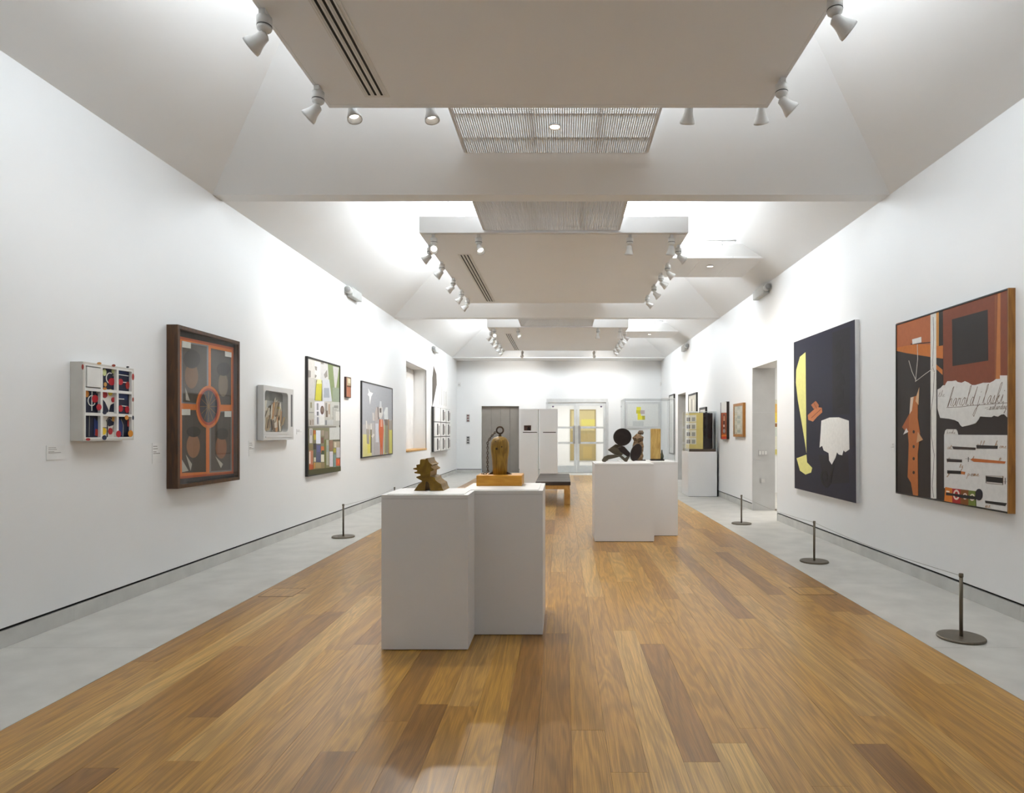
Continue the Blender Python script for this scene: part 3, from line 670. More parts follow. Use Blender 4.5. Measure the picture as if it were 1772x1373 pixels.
# --- figures under a grey sky
y0, y1, z0, z1 = 11.6, 13.7, .93, 2.324
t, Xp = framed('figure_painting', 'black framed painting of standing figures under a grey sky with a white bird shape', 'painting', XL, -3.589, y0, y1, z0, z1, .02, BLACKFR, paint('#a9abb0'), .008)
P = Pic(t, X=Xp, zoom=zm_(615, 640, .11646))
P.shape([(108,820),(550,740),(550,1255),(108,1300)], '#b9b6b4'); P.shape([(108,960),(240,970),(240,1290),(108,1300)], '#d6cf8a'); P.shape([(180,1000),(225,1000),(225,1240),(180,1250)], '#ddd465')
P.shape([(430,820),(460,820),(460,1255),(430,1255)], '#c3c57c'); P.shape([(495,890),(552,885),(552,1250),(495,1255)], '#cfcb6e')
P.shape([(190,275),(215,330),(262,350),(235,400),(215,520),(205,400),(180,370),(195,340)], '#efefec', 'bird_shape')
for pts, c in (([(250,640),(275,640),(285,760),(255,760)], '#cfcac6'), ([(285,660),(310,560),(335,560),(345,740),(290,760)], '#bdb2ac'), ([(325,550),(345,560),(350,740),(335,740)], '#7a706c'),
               ([(345,560),(400,560),(410,650),(380,740),(350,700)], '#d9d6d2'), ([(355,575),(385,570),(385,640),(360,640)], '#6e665f'), ([(360,470),(385,470),(390,560),(355,560)], '#d0d2d4'), ([(420,640),(450,560),(480,560),(485,740),(430,740)], '#dfe2e2'),
               ([(150,760),(170,760),(180,880),(155,880)], '#d9d6d0'), ([(165,880),(205,890),(205,1110),(170,1100)], '#a39c90'), ([(190,830),(212,830),(212,890),(190,890)], '#cfcac0'), ([(222,800),(240,800),(245,890),(222,890)], '#dedbd5'), ([(224,890),(240,890),(240,1235),(224,1235)], '#6d6a4a'),
               ([(285,760),(345,750),(350,1260),(280,1270)], '#b5b0b2'), ([(295,800),(340,800),(345,1080),(300,1080)], '#d3d4da'), ([(235,990),(265,950),(285,970),(250,1020)], '#dcd9d0'),
               ([(440,750),(480,745),(492,1235),(440,1240)], '#8f8d7c'), ([(430,740),(470,740),(480,830),(440,830)], '#7c6e66'), ([(500,760),(550,750),(550,890),(505,900)], '#a49c94'), ([(485,740),(497,740),(500,1250),(488,1250)], '#a8805c')):
    P.shape(pts, c, 'figure_shape')
P.shape([(355,740),(405,740),(418,900),(408,1090),(402,1270),(390,1270),(385,1100),(378,1270),(368,1270),(365,1100),(348,900)], '#cf6433', 'figure_shape'); P.shape([(370,740),(395,740),(398,850),(370,850)], '#e0a58c', 'figure_shape')

# --- stacked white boxes and ink drawing on the far left wall
t = thing('box_stack_relief', 'tall relief of white cell boxes below an inked panel near the far corner', 'wall relief', (XL, 19.1, .84))
ya, yb2 = 17.8, 20.4; Xr = -3.50
WB = mat('box_relief_white', (0.78, 0.77, 0.76), .5); WD = mat('box_relief_dark', (0.03, 0.028, 0.027), .6)
MB().box(XL + .001, XL + .02, ya + .02, yb2 - .02, .84, 3.45).build('back_board', WB, t)
MB().box(XL + .02, XL + .085, ya + .005, yb2 - .03, .85, 2.10).build('dark_ground', WD, t)
rh = 1.25 / 3
for r in range(3):
    for c in range(3):
        a = ya + c * (yb2 - ya) / 3; b = a + (yb2 - ya) / 3; zz = .85 + r * rh
        bx = MB().box(XL + .085, Xr, a + .03, b - .10, zz + .012, zz + rh - .012).build('cell_box', WB, t)
        if (r, c) != (2, 0):
            MB().box(Xr, Xr + .008, a + .3, a + .42, zz + .05, zz + rh - .05).build('cell_stripe', WD, bx)
            MB().box(Xr, Xr + .008, a + .55, a + .6, zz + .08, zz + rh - .1).build('cell_stripe', paint('#6a625c'), bx)
MB().prism([(XL + .021, ya + .1, 2.15), (XL + .021, ya + .35, 2.32), (XL + .021, ya + .75, 2.75), (XL + .021, ya + .72, 3.05), (XL + .021, ya + .3, 3.25), (XL + .021, ya + .12, 2.9)], (.004, 0, 0)).build('ink_leaf', paint('#4b443d'), t)
MB().prism([(XL + .021, ya + .05, 2.1), (XL + .021, ya + .1, 2.1), (XL + .021, ya + .35, 2.32), (XL + .021, ya + .30, 2.36)], (.004, 0, 0)).build('ink_stroke', WD, t)
for a in (1.2, 1.5, 1.9, 2.2): MB().box(XL + .02, XL + .024, ya + a, ya + a + .05, 2.2, 2.75 - (a % .3)).build('ink_stroke', paint('#b9b5af'), t)

# --- right wall: navy canvas
y0, y1, z0, z1 = 7.395, 9.35, .588, 2.6875; Xf = 3.344
t = thing('navy_painting', 'large unframed navy canvas with pale yellow and white shapes', 'painting', (XR, 8.37, z0))
MB().box(XR - .0005, Xf, y0, y1, z0, z1).build('canvas', mat('canvas_edge', (0.74, 0.73, 0.72), .6), t)
P = Pic(t, X=Xf, zoom=zm_(1330, 480, .3205))
P.shape([(136,352),(466,228),(473,1221),(141,1139)], '#1d1d30', 'painted_ground')
P.shape([(345,300),(440,265),(438,740),(345,745)], '#1a1720'); P.shape([(270,960),(430,960),(435,1110),(300,1120)], '#191520')
for k in range(9):
    yy = 370 + k * 38; P.shape([(360 + (k % 3) * 14, yy), (385 + (k % 2) * 20, yy - 30), (395 + (k % 3) * 10, yy + 20), (365, yy + 40)], '#131118')
P.shape([(200,405),(170,430),(150,500),(148,570),(158,660),(175,760),(195,880),(205,950),(203,700)], '#e6e08c'); P.shape([(152,978),(205,958),(208,1000),(236,1030),(230,1055),(200,1066),(170,1045)], '#e6e08c')
P.shape([(230,690),(255,668),(272,690),(268,715),(245,712)], '#b06a42'); P.shape([(212,745),(240,720),(262,702),(288,705),(290,730),(262,755),(240,780),(215,770)], '#c47a4e'); P.strokes([[(232,760),(285,712)], [(245,680),(262,710)]], 1.0, '#7c4630')
P.shape([(286,775),(330,758),(380,757),(434,775),(437,930),(415,945),(405,935),(398,962),(380,958),(370,945),(362,975),(342,1012),(328,990),(325,950),(298,935),(290,910),(276,920),(280,870)], '#e9e7e2')
P.strokes([[(355,1005),(340,1060),(335,1110),(315,1135),(295,1115),(285,1080),(290,1050),(310,1050),(318,1080),(312,1105)]], 3.2, '#0d0c12')

# --- right wall: big framed painting with handwriting
y0, y1, z0, z1 = 4.849, 6.49, .787, 2.48; Xf = 3.342
t, Xp = framed('handwriting_painting', 'large oak framed painting in rust, black and white with handwritten lines', 'painting', XR, Xf, y0, y1, z0, z1, .012, BLACKFR, paint('#2b2320'), .006)
MB().box(XR - .0005, Xf + .0015, y0 - .003, y0 - .0002, z0, z1).build('side_board', OAKFR, t); MB().box(Xf, Xf - .0012, y0 - .003, y0 + .007, z0, z1).build('side_board', OAKFR, t)
Z5 = zm_(1330, 480, .3205); ZT2 = zm_(1615, 650, .079); ZC = zm_(1625, 740, .10924)
P = Pic(t, X=Xp, zoom=Z5)
P.shape([(690,250),(942,180),(942,425),(870,430),(800,415),(690,402)], '#b0643a'); P.shape([(690,380),(800,360),(942,370),(942,440),(868,432),(745,412),(690,402)], '#c2702c'); P.shape([(690,398),(745,410),(868,430),(942,440),(942,560),(690,560)], '#2b2320')
P.shape([(906,185),(920,182),(920,370),(906,372)], '#c78a44'); P.shape([(920,182),(942,178),(942,368),(920,372)], '#241e1c'); P.shape([(905,470),(940,500),(940,528),(905,495)], '#c2702c')
P.shape([(942,180),(1296,62),(1296,560),(1135,580),(945,590)], '#7c3f26'); P.shape([(1238,90),(1253,85),(1253,550),(1228,555)], '#b5703a'); P.shape([(1222,100),(1234,98),(1228,555),(1222,555)], '#8a5030')
P.shape([(991,228),(1184,175),(1187,450),(994,480)], '#2a2422', 'dark_square')
P.shape([(875,200),(906,190),(906,1196),(877,1196)], '#dedcd6', 'white_pole'); P.strokes([[(890,215),(893,330),(886,480),(896,510),(890,640),(878,720),(880,860),(895,960),(890,1060),(884,1130),(893,1190)]], .7, '#3a3632')
P.strokes([[(768,362),(874,352)]], 1.6, '#2a2422'); P.shape([(776,336),(825,322),(826,352),(778,362)], '#dcdad6')
P.strokes([[(804,362),(806,440),(794,565)], [(758,450),(775,510),(798,560)], [(798,560),(850,520),(893,490)], [(893,455),(885,500),(900,520)]], .9, '#c9c2b8')
P.shape([(815,595),(806,640),(806,760),(818,840),(806,960),(808,1180),(782,1180),(770,1110),(752,1080),(758,900),(750,800),(765,720),(770,650),(800,640)], '#b56a34', 'recorder_shape'); P.shape([(800,640),(814,596),(810,690),(795,670)], '#d6b088'); P.shape([(768,650),(785,645),(775,720),(762,740)], '#dcc8b4')
P.shape([(760,740),(722,810),(740,830),(758,830)], '#a85c30'); P.shape([(728,850),(745,815),(756,835)], '#dcdad6'); P.shape([(808,835),(834,878),(800,895)], '#c99c74')
for y_ in (835, 915, 980, 1055): P.shape(ell(785, y_, 6, 9, 10), '#2a1c14', 'finger_hole')
P.z = ZT2
torn = [(100,310),(160,280),(220,215),(265,215),(290,165),(320,125),(420,125),(500,110),(540,145),(630,160),(700,125),(780,160),(850,210),(930,210),(1040,180),(1100,160),(1250,160),(1330,120),(1380,80),(1470,75),(1470,0),(1640,0),(1640,930),(1560,850),(1490,860),(1420,905),(1330,880),(1280,915),(1180,910),(1030,900),(1000,960),(930,1050),(800,1090),(640,1125),(600,1090),(560,1020),(480,980),(350,950),(160,930),(130,840),(100,720)]
P.shape(torn, '#d8d6d2', 'torn_paper')
P.z = lambda p: p
def HW(z, text, o, adv, xh, slope, w_, col):
    s_ = z([(0, 0), (1, 0)]); k = s_[1][0] - s_[0][0]
    P.strokes([z(l) for l in handwriting(text, o, adv, xh, slope)], w_, col, 'handwriting')
HW(ZT2, 'the', (115, 470), 48, 62, 0, .45, '#8a8076')
HW(ZT2, 'harold j laski', (320, 690), 96, 185, -.075, .75, '#6b5544')
P.strokes([ZT2([(300,705),(600,690),(820,662),(1120,640),(1400,620),(1640,600)])], .8, '#5a4638', 'underline')
P.strokes([ZT2([(1140,715),(1210,705)]), ZT2([(1180,745),(1230,738)])], .5, '#6b5a50')
HW(ZT2, 'saturday', (1235, 755), 48, 72, -.05, .55, '#6b5a50')
P.z = ZC
P.shape([(88,115),(1108,122),(1108,1340),(600,1250),(590,1010),(88,960)], '#d3d1ce', 'card'); P.shape([(90,115),(105,50),(130,28),(275,30),(292,60),(305,115)], '#d8d4ce', 'card_tab')
P.z = lambda p: p
HW(ZC, 'books', (130, 100), 27, 26, 0, .45, '#8a7a70')
for tx, o, adv in (('at', (135, 345), 40), ('ell', (600, 300), 45), ('h', (890, 300), 50), ('one', (960, 330), 40), ('p', (150, 520), 40), ('ty', (330, 640), 30), ('t', (530, 520), 40), ('p', (960, 520), 40), ('y', (140, 740), 40), ('pome', (455, 770), 48), ('us', (740, 1270), 45)):
    HW(ZC, tx, o, adv, 38, .02, .5, '#a0764e')
P.z = ZC
for pts, c in (([(215,300),(590,320),(585,358),(240,345)], '#3a2c26'), ([(600,280),(940,292),(935,340),(605,335)], '#241f1e'), ([(130,495),(372,512),(370,555),(135,545)], '#2c2422'), ([(140,680),(360,690),(360,742),(140,730)], '#241f1e'), ([(360,695),(425,705),(415,748),(360,740)], '#b56a34'),
               ([(510,510),(540,490),(1065,540),(1050,575),(560,545)], '#b5642e'), ([(760,775),(1020,800),(1020,885),(765,860)], '#1d1918'), ([(740,1160),(1085,1200),(1060,1248),(750,1200)], '#241f1e'),
               ([(110,945),(222,965),(222,1190),(95,1165)], '#d0792a'), ([(222,968),(352,980),(352,1212),(222,1190)], '#a31f24'), ([(352,980),(480,995),(478,1235),(352,1212)], '#7c4a1e'), ([(480,998),(588,1010),(588,1245),(478,1235)], '#6d7a34')):
    P.shape(pts, c)
P.strokes([[(430,495),(505,500)], [(475,470),(475,545)]], .5, '#4a4038'); P.strokes([[(755,765),(1025,775),(1022,910),(755,880),(755,765)], [(1020,860),(1085,862)], [(1060,800),(1060,900)]], .5, '#5a4a40')
for x, y, rx, ry in ((288,1068,50,82), (425,1092,34,50), (540,1108,40,56)): P.shape(ell(x, y, rx, ry, 18), '#e0cfc0', 'letter_ring'); 
for x, y, rx, ry, c in ((288,1068,28,52,'#a31f24'), (425,1092,20,30,'#7c4a1e'), (540,1108,22,34,'#6d7a34')): P.shape(ell(x, y, rx, ry, 18), c)
P.shape([(125,1030),(250,1050),(440,1075),(600,1095),(600,1145),(380,1120),(250,1085),(125,1075)], '#15141a'); P.shape(ell(645, 1065, 55, 92, 22), '#17151f'); P.shape([(130,1000),(180,1010),(180,1030),(130,1025)], '#e8d8c0')

# --- right wall: smaller far pictures
t, Xp = framed('slim_picture', 'small oak framed slim picture nearest the right doorway', 'picture', XR, 3.345, 11.98, 12.67, 1.31, 1.946, .05, OAKFR, paint('#c9c5b4'), .012, True)
P = Pic(t, X=Xp)
for k in range(6): P.shape(rect(1276, 704 + k * 8, 1281, 709 + k * 8), ('#aeb0a4', '#d8d6cc', '#9ea49a')[k % 3], 'print_row')
t, Xp = framed('rust_picture', 'narrow dark edged picture, white above rust red, beside the display case', 'picture', XR, 3.34, 13.15, 13.66, 1.26, 2.02, .0, BLACKFR, mat('rust_edge', '#2b211c', .5), .0)
P = Pic(t, X=3.34, zoom=zm_(1160, 650, .10924))
P.shape([(805,425),(890,418),(890,590),(805,592)], '#e4e2de'); P.shape([(805,592),(890,590),(890,1008),(805,1010)], '#8f3a18'); P.shape([(822,605),(885,605),(885,935),(822,940)], '#b5541c'); P.shape([(832,615),(876,615),(876,920),(832,925)], '#5e2414'); P.shape([(815,945),(890,940),(890,965),(815,970)], '#e07a22'); P.shape([(815,975),(890,970),(890,1005),(815,1008)], '#c23018')
P.shape([(846,640),(858,640),(862,720),(842,720)], '#d8b08c', 'figure_shape'); P.shape(ell(850, 800, 12, 22, 12), '#e0d4c8', 'figure_shape'); P.shape(ell(853, 880, 20, 34, 14), '#9a9498', 'figure_shape')
t, Xp = framed('photo_print', 'dark framed grey photograph above the display case', 'picture', XR, 3.352, 16.2, 17.25, 1.86, 2.40, .05, BLACKFR, paint('#b5b2a8'), .01)
P = Pic(t, X=Xp)
for k, (x, c) in enumerate(((1192.5, '#d6d3c8'), (1196, '#8f8c84'), (1199, '#cfccc2'))): P.shape(rect(x, 690 + k, x + 2, 712), c, 'print_shape')
t, Xp = framed('photo_print', 'small dark framed white print just above the display case', 'picture', XR, 3.352, 15.15, 15.85, 1.45, 1.99, .05, BLACKFR, paint('#dedcd8'), .01)
P = Pic(t, X=Xp); P.shape(rect(1211, 712, 1216, 722), '#b8b6b0', 'print_shape')
t, Xp = framed('tall_print', 'tall thin dark framed pale print beyond the far right doorway', 'picture', XR, 3.345, 19.45, 20.3, .72, 2.55, .04, BLACKFR, paint('#d8d8d4'), .01)
P = Pic(t, X=Xp); P.shape(rect(1160, 700, 1162.5, 775), '#c3c4c0', 'print_shape')
# --- back wall: pale picture with yellow squares
t = thing('yellow_square_picture', 'pale framed picture with a patch of yellow squares on the back wall', 'picture', (2.75, YB, 1.5))
a, b = onY(1082, 742, YB), onY(1142, 696, YB)
MB().box(a.x, b.x, YB - .04, YB - .0005, a.z, b.z).build('frame', mat('silver_frame', (.62, .61, .60), .4), t)
MB().box(a.x + .07, b.x - .07, YB - .044, YB - .04, a.z + .07, b.z - .07).build('mount', paint('#dddcd8'), t)
P = Pic(t, Y=YB - .044, zoom=zm_(1020, 680, .09467))
for x, y, w_, h_, c in ((860,260,80,60,'#e6df4a'),(855,320,80,60,'#c9c03a'),(930,320,80,70,'#b9a8a8'),(880,380,60,50,'#e8e03a'),(880,420,85,75,'#ece23a'),(965,420,50,75,'#b5ae3a'),(790,520,200,90,'#c9cac8')): P.shape(rect(x, y, x+w_, y+h_), c, 'yellow_square')

# --- caption cards
def card(px0, py0, px1, py1, wall, label, group='caption cards'):
    a = onX(px0, py1, wall); b = onX(px1, py0, wall); s = 1 if wall < 0 else -1
    zc = [onX((px0+px1)/2, py1, wall).z, onX((px0+px1)/2, py0, wall).z]
    t = thing('caption_card', label, 'label', (wall, (a.y + b.y) / 2, zc[0]), group)
    MB().box(wall + s * .0004, wall + s * .004, a.y, b.y, *zc).build('card', mat('card_white', (.80, .80, .79), .6), t)
    ya_, yb_ = min(a.y, b.y), max(a.y, b.y); w_ = yb_ - ya_; h_ = zc[1] - zc[0]
    for i, (f, l) in enumerate(((.82, .45), (.70, .5), (.55, .35), (.47, .75))):
        MB().box(wall + s * .004, wall + s * .0046, ya_ + w_ * .08, ya_ + w_ * (.08 + l * .9), zc[0] + h_ * f, zc[0] + h_ * (f + .035)).build('text_line', mat('print_grey', (.28, .26, .25), .6), t)
card(80, 771, 112, 796, XL, 'white caption card on the left wall below the nine-cell relief')
card(263, 767, 280, 802, XL, 'white caption card on the left wall just before the walnut frame')
card(430, 763, 441, 790, XL, 'white caption card on the left wall beside the grey cabinet relief')
card(513, 743, 524, 752, XL, 'white caption card on the left wall between the grey cabinet and the collage')
card(1541, 766, 1548, 782, XR, 'white caption card on the right wall between the two large paintings')
# ------------------------------------------------------------------ plinths and sculptures
def zplinth(fp, label, inset=.03, h=1.0):
    cx = sum(p[0] for p in fp) / len(fp); cy = sum(p[1] for p in fp) / len(fp)
    t = thing('display_plinth', label, 'plinth', (cx, cy, 0))
    MB().prism([(x, y, .006) for x, y in fp], (0, 0, h - .036)).build('body', PLINTH, t)
    MB().prism([(x + (.004 if x < cx else -.004), y + .004, h - .030) for x, y in fp], (0, 0, .002)).build('shadow_line', mat('plinth_joint', (.35, .34, .33), .6), t)
    MB().prism([(x + (.012 if x < cx else -.012), y + (.012 if y < cy else -.012), 0) for x, y in fp], (0, 0, .006)).build('foot', GAP, t)
    MB().prism([(x, y, h - .028) for x, y in fp], (0, 0, .024)).build('lid', PLINTH, t)
    n = len(fp); ins = []
    for i in range(n):
        p, a, b = Vector(fp[i]), Vector(fp[i-1]), Vector(fp[(i+1) % n])
        d1 = (p - a).normalized(); d2 = (b - p).normalized()
        n1 = Vector((-d1.y, d1.x)); n2 = Vector((-d2.y, d2.x)); bis = n1 + n2
        ins.append(p + bis * (inset / max(.3, (1 + n1.dot(n2)))))
    MB().prism([(p.x, p.y, h - .004) for p in ins], (0, 0, .004)).build('top_inset', PLINTH, t)
    return t
zplinth([(-1.159, 4.148), (-.604, 4.148), (-.604, 4.4545), (-.134, 4.4545), (-.134, 5.11), (-.70, 5.11), (-.70, 4.64), (-1.159, 4.64)], 'white stepped plinth in the foreground carrying the bronze and the wooden sculpture')
zplinth([(.4125, 8.25), (1.171, 8.25), (1.171, 8.71), (1.555, 8.71), (1.555, 9.40), (.80, 9.40), (.80, 8.90), (.4125, 8.90)], 'white stepped plinth in the middle of the room with the dark disc sculpture')

# toothed bronze
BRZ = wood('gilt_bronze', '#70521a', '#94742a', 0.4, (12, 12, 12)); MATS['gilt_bronze'].node_tree.nodes['Principled BSDF'].inputs['Metallic'].default_value = .5
pts = [(120,887),(160,830),(185,795),(215,778),(230,765),(190,742),(150,718),(152,706),(205,690),(200,672),(130,662),(125,646),(158,640),(162,624),(110,610),(112,598),(155,588),(150,556),(195,546),(200,492),(215,483),(265,488),(272,476),(295,470),(300,492),(310,518),(338,545),(356,552),(336,575),(346,592),(376,610),(370,626),(332,640),(326,702),(385,716),(396,752),(430,780),(466,800),(480,850),(500,887),(326,887),(324,850),(315,800),(292,768),(270,772),(264,887)]
o = MB().prism([onY(700 + x * .13544, 730 + min(y, 886.5) * .13544, 4.40) for x, y in pts], (0, .23, 0))
zmin = min(v[2] for v in o.v); o.v = [(v[0], v[1], v[2] - zmin + 1.0) for v in o.v]
t = thing('toothed_sculpture', 'bronze sculpture with jagged toothed profile on the foreground plinth', 'sculpture', (-.93, 4.5, 1.0))
o.build('toothed_slab', BRZ, t)
MB().box(-.990, -.935, 4.41, 4.60, 1.0, 1.012).build('base_bar', mat('bronze_dark', (.03, .03, .025), .5, .4), t)
MB().lathe([(.010, 0), (.012, .02), (.006, .05), (.009, .07)], (-.965, 4.5, 1.012)).build('arch_pin', mat('pewter', (.35, .36, .33), .35, .7), t)

# wooden bell form with ring and chain
OCH = wood('ochre_wood', '#7c5c1c', '#aa8632', 0.45, (45, 45, 7)); BLK = wood('honey_block', '#cc8a24', '#dea23a', 0.4, (6, 30, 40))
cxx, cyy = -.474, 4.92
t = thing('bell_sculpture', 'rounded wooden bell shaped sculpture with iron ring and chain on the foreground plinth', 'sculpture', (cxx, cyy, 1.0))
bevel(MB().box(-.636, -.299, 4.79, 5.05, 1.0, 1.079).build('base_block', BLK, t), .003)
MB().lathe([(.056, 0), (.057, .06), (.061, .12), (.068, .17), (.070, .205), (.068, .24), (.060, .263), (.044, .279), (.02, .287)], (cxx, cyy, 1.079), n=28).build('bell_body', OCH, t)
for x_, z_, r_ in ((-.018, 1.079 + .195, .009), (.02, 1.079 + .21, .005), (-.025, 1.079 + .25, .004)): MB().lathe([(r_, 0), (r_ * .8, .004)], (cxx + x_, cyy - math.sqrt(max(.0001, .0695**2 - x_**2)) , z_), (0, -1, 0), 12).build('knot', mat('knot_dark', (.04, .02, .01), .6), t)
IRON = mat('iron_ring', (.09, .06, .04), .5, .6, .2, 30)
MB().lathe([(.014, 0), (.010, .012), (.011, .02)], (cxx, cyy, 1.364)).build('neck', IRON, t)
MB().torus((cxx, cyy, 1.414), (0, 1, 0), .0255, .0065, 24).build('ring', IRON, t)
for s in (-1, 1): MB().prism([(cxx + s*.05, cyy - .02, 1.080), (cxx + s*.092, cyy - .02, 1.080), (cxx + s*.052, cyy - .02, 1.10)], (0, .04, 0)).build('wedge', IRON, t)
path = [onY(700 + x*.13544, 730 + y*.13544, 4.90) for x, y in ((1165,130),(1110,185),(1062,262),(1062,350),(1060,450),(1060,560),(1066,648))] + [Vector((-.575, 4.88, 1.086)), Vector((-.605, 4.87, 1.086))]
m = MB(); k = 0
for a, b in zip(path[:-1], path[1:]):
    n = max(1, int((b - a).length / .0150))
    for i in range(n):
        c = a.lerp(b, (i + .5) / n); d = (b - a).normalized(); ax = d.cross(Vector((0, 1, 0))) if k % 2 else Vector((0, 1, 0)).cross(d).cross(d)
        if ax.length < .1: ax = Vector((1, 0, 0))
        m.torus(c, ax,   .0064, .0034, 12, 5, 1.7, d); k += 1
m.build('chain', mat('chain_iron', (.13, .10, .07), .45, .6, .2, 40), t)

# dark disc sculpture
DK = mat('dark_patina', (.030, .022, .020), .42, .4, .25, 12); DK2 = mat('olive_patina', (.095, .080, .055), .42, .5, .2, 12)
t = thing('disc_sculpture', 'dark metal sculpture of a disc above curved limbs on the middle plinth', 'sculpture', (.80, 8.6, 1.0))
ZB = zm_(1020, 680, .09467)
def dpr(pts, Y, th, m_, name, bev=.006):
    q = MB().prism([onY(p[0], p[1], Y) for p in ZB(pts)], (0, th, 0)); q.v = [(v[0], v[1], max(v[2], 1.001)) for v in q.v]
    return bevel(q.build(name, m_, t), bev)
dpr(ell(605, 810, 166, 160, 36), 8.56, .06, DK, 'disc')
dpr([(228,1232),(240,1262),(290,1268),(350,1222),(470,1192),(560,1170),(480,1130),(340,1138),(270,1168)], 8.55, .07, DK2, 'limb')
dpr([(335,1045),(480,940),(560,955),(640,985),(680,1040),(640,1100),(600,1140),(520,1165),(430,1112)], 8.58, .06, DK2, 'limb')
dpr([(520,1000),(600,970),(650,995),(745,1100),(740,1160),(690,1168),(560,1080)], 8.56, .05, DK, 'limb')
dpr([(560,1180),(520,1130),(600,1150),(655,1200),(720,1140),(745,1160),(690,1262),(650,1262)], 8.57, .06, DK2, 'limb')
a = math.radians(20)
dpr([(855 + 96*math.cos(q)*math.cos(a) + 165*math.sin(q)*math.sin(a), 1090 + 96*math.cos(q)*math.sin(a) - 165*math.sin(q)*math.cos(a)) for q in [2*math.pi*i/28 for i in range(28)]], 8.56, .06, DK, 'limb')
dpr([(755,1140),(890,1190),(860,1220),(805,1255),(770,1235)], 8.57, .05, DK2, 'limb')

# acrylic hood on the rear part of that plinth with two small sculptures
def hood(x0, x1, y0, y1, z0, z1, label, th=.006):
    t = thing('acrylic_hood', label, 'display case', ((x0+x1)/2, (y0+y1)/2, z0))
    MB().box(x0, x1, y0, y0 + th, z0, z1).build('front_pane', ACRYL, t); MB().box(x0, x1, y1 - th, y1, z0, z1).build('rear_pane', ACRYL, t)
    MB().box(x0, x0 + th, y0 + th, y1 - th, z0, z1).build('side_pane', ACRYL, t); MB().box(x1 - th, x1, y0 + th, y1 - th, z0, z1).build('side_pane', ACRYL, t)
    MB().box(x0, x1, y0, y1, z1, z1 + th).build('top_pane', ACRYL, t)
    e = mat('acrylic_edge', (.80, .82, .82), .25); w_ = .007
    for xa in (x0, x1 - w_):
        for yy in (y0, y1 - w_): MB().box(xa, xa + w_, yy, yy + w_, z0, z1 + th).build('polished_edge', e, t)
    for yy in (y0, y1 - w_): MB().box(x0, x1, yy, yy + w_, z1, z1 + w_).build('polished_edge', e, t)
    return t
hood(.845, 1.525, 8.76, 9.36, 1.0, 1.85, 'clear acrylic hood on the middle plinth over two small sculptures')
t = thing('rough_sculpture', 'mottled brown rock-like sculpture under the acrylic hood', 'sculpture', (1.07, 9.08, 1.0))
rk = mat('mottled_rock', '#7a6044', .6, 0, .75, 45, .3, .6); prof = [(.055, 0), (.068, .05), (.062, .12), (.075, .19), (.060, .25), (.066, .31), (.03, .36)]
m = MB().lathe(prof, (1.06, 9.05, 1.012), n=14, smooth=False); rr = random.Random(5)
m.v = [(v[0] + rr.uniform(-.018, .018), v[1] + rr.uniform(-.018, .018), v[2] + (rr.uniform(-.012, .012) if v[2] > 1.03 else 0)) for v in m.v]; m.build('rock_body', rk, t)
MB().box(1.02, 1.16, 9.0, 9.12, 1.0, 1.012).build('base', DK, t)
m = MB().lathe([(.03, 0), (.045, .03), (.02, .06)], (1.10, 9.06, 1.362), n=10, smooth=False); m.v = [(v[0] + rr.uniform(-.012, .012), v[1], v[2]) for v in m.v]; m.build('rock_cap', mat('dark_rock', '#5c4a38', .6, 0, .4, 40), t)
t = thing('slab_sculpture', 'upright honey coloured slab sculpture on a dark base under the acrylic hood', 'sculpture', (1.31, 9.05, 1.0))
MB().box(1.232, 1.418, 8.99, 9.10, 1.0, 1.02).build('base', DK, t)
bevel(MB().box(1.235, 1.372, 9.02, 9.07, 1.02, 1.445).build('slab', wood('honey_slab', '#b08a44', '#d2ae68', .4, (40, 40, 6)), t), .006)
MB().lathe([(.02, 0), (.028, .04), (.012, .09), (.008, .13)], (1.392, 9.045, 1.02), n=12).build('side_knob', mat('olive_stone', '#4a4a38', .5), t)

# tall white display pillars by the back
def pillar(x0, x1, label, niche):
    y0, y1 = 15.6, 16.05
    t = thing('display_pillar', label, 'plinth', ((x0+x1)/2, y0, 0))
    MB().box(x0, x1, y0, y1, 0, 1.383).build('body', PLINTH, t)
    MB().box(x0 + .08, x1 - .04, y0 + .01, y1 - .02, 1.383, 1.402).build('shadow_gap', mat('pillar_gap', (.05, .03, .02), .6), t)
    if niche:
        nx0, nx1, nz0, nz1 = onY(906.5, 745.5, y0).x, onY(919, 745.5, y0).x, onY(906, 745.5, y0).z, onY(906, 736.5, y0).z
        MB().box(x0, x1, y0, y1, nz1, 1.957).build('upper_box', PLINTH, t); MB().box(x0, x1, y0, y1, 1.402, nz0).build('upper_box', PLINTH, t)
        MB().box(x0, nx0, y0, y1, nz0, nz1).build('upper_box', PLINTH, t); MB().box(nx1, x1, y0, y1, nz0, nz1).build('upper_box', PLINTH, t)
        MB().box(nx0, nx1, y0 + .05, y0 + .06, nz0, nz1).build('niche_back', paint('#6a5048'), t)
        MB().lathe([(.03, 0), (.035, .04), (.02, .08)], (nx1 - .06, y0 + .03, nz0), n=12).build('niche_figure', paint('#2a1a16'), t)
    else: MB().box(x0, x1, y0, y1, 1.402, 1.957).build('upper_box', PLINTH, t)
pillar(-1.031, -.580, 'left of two tall white display pillars, with a small dark niche', True)
pillar(-.545, -.115, 'right of two tall white display pillars, plain without a niche', False)

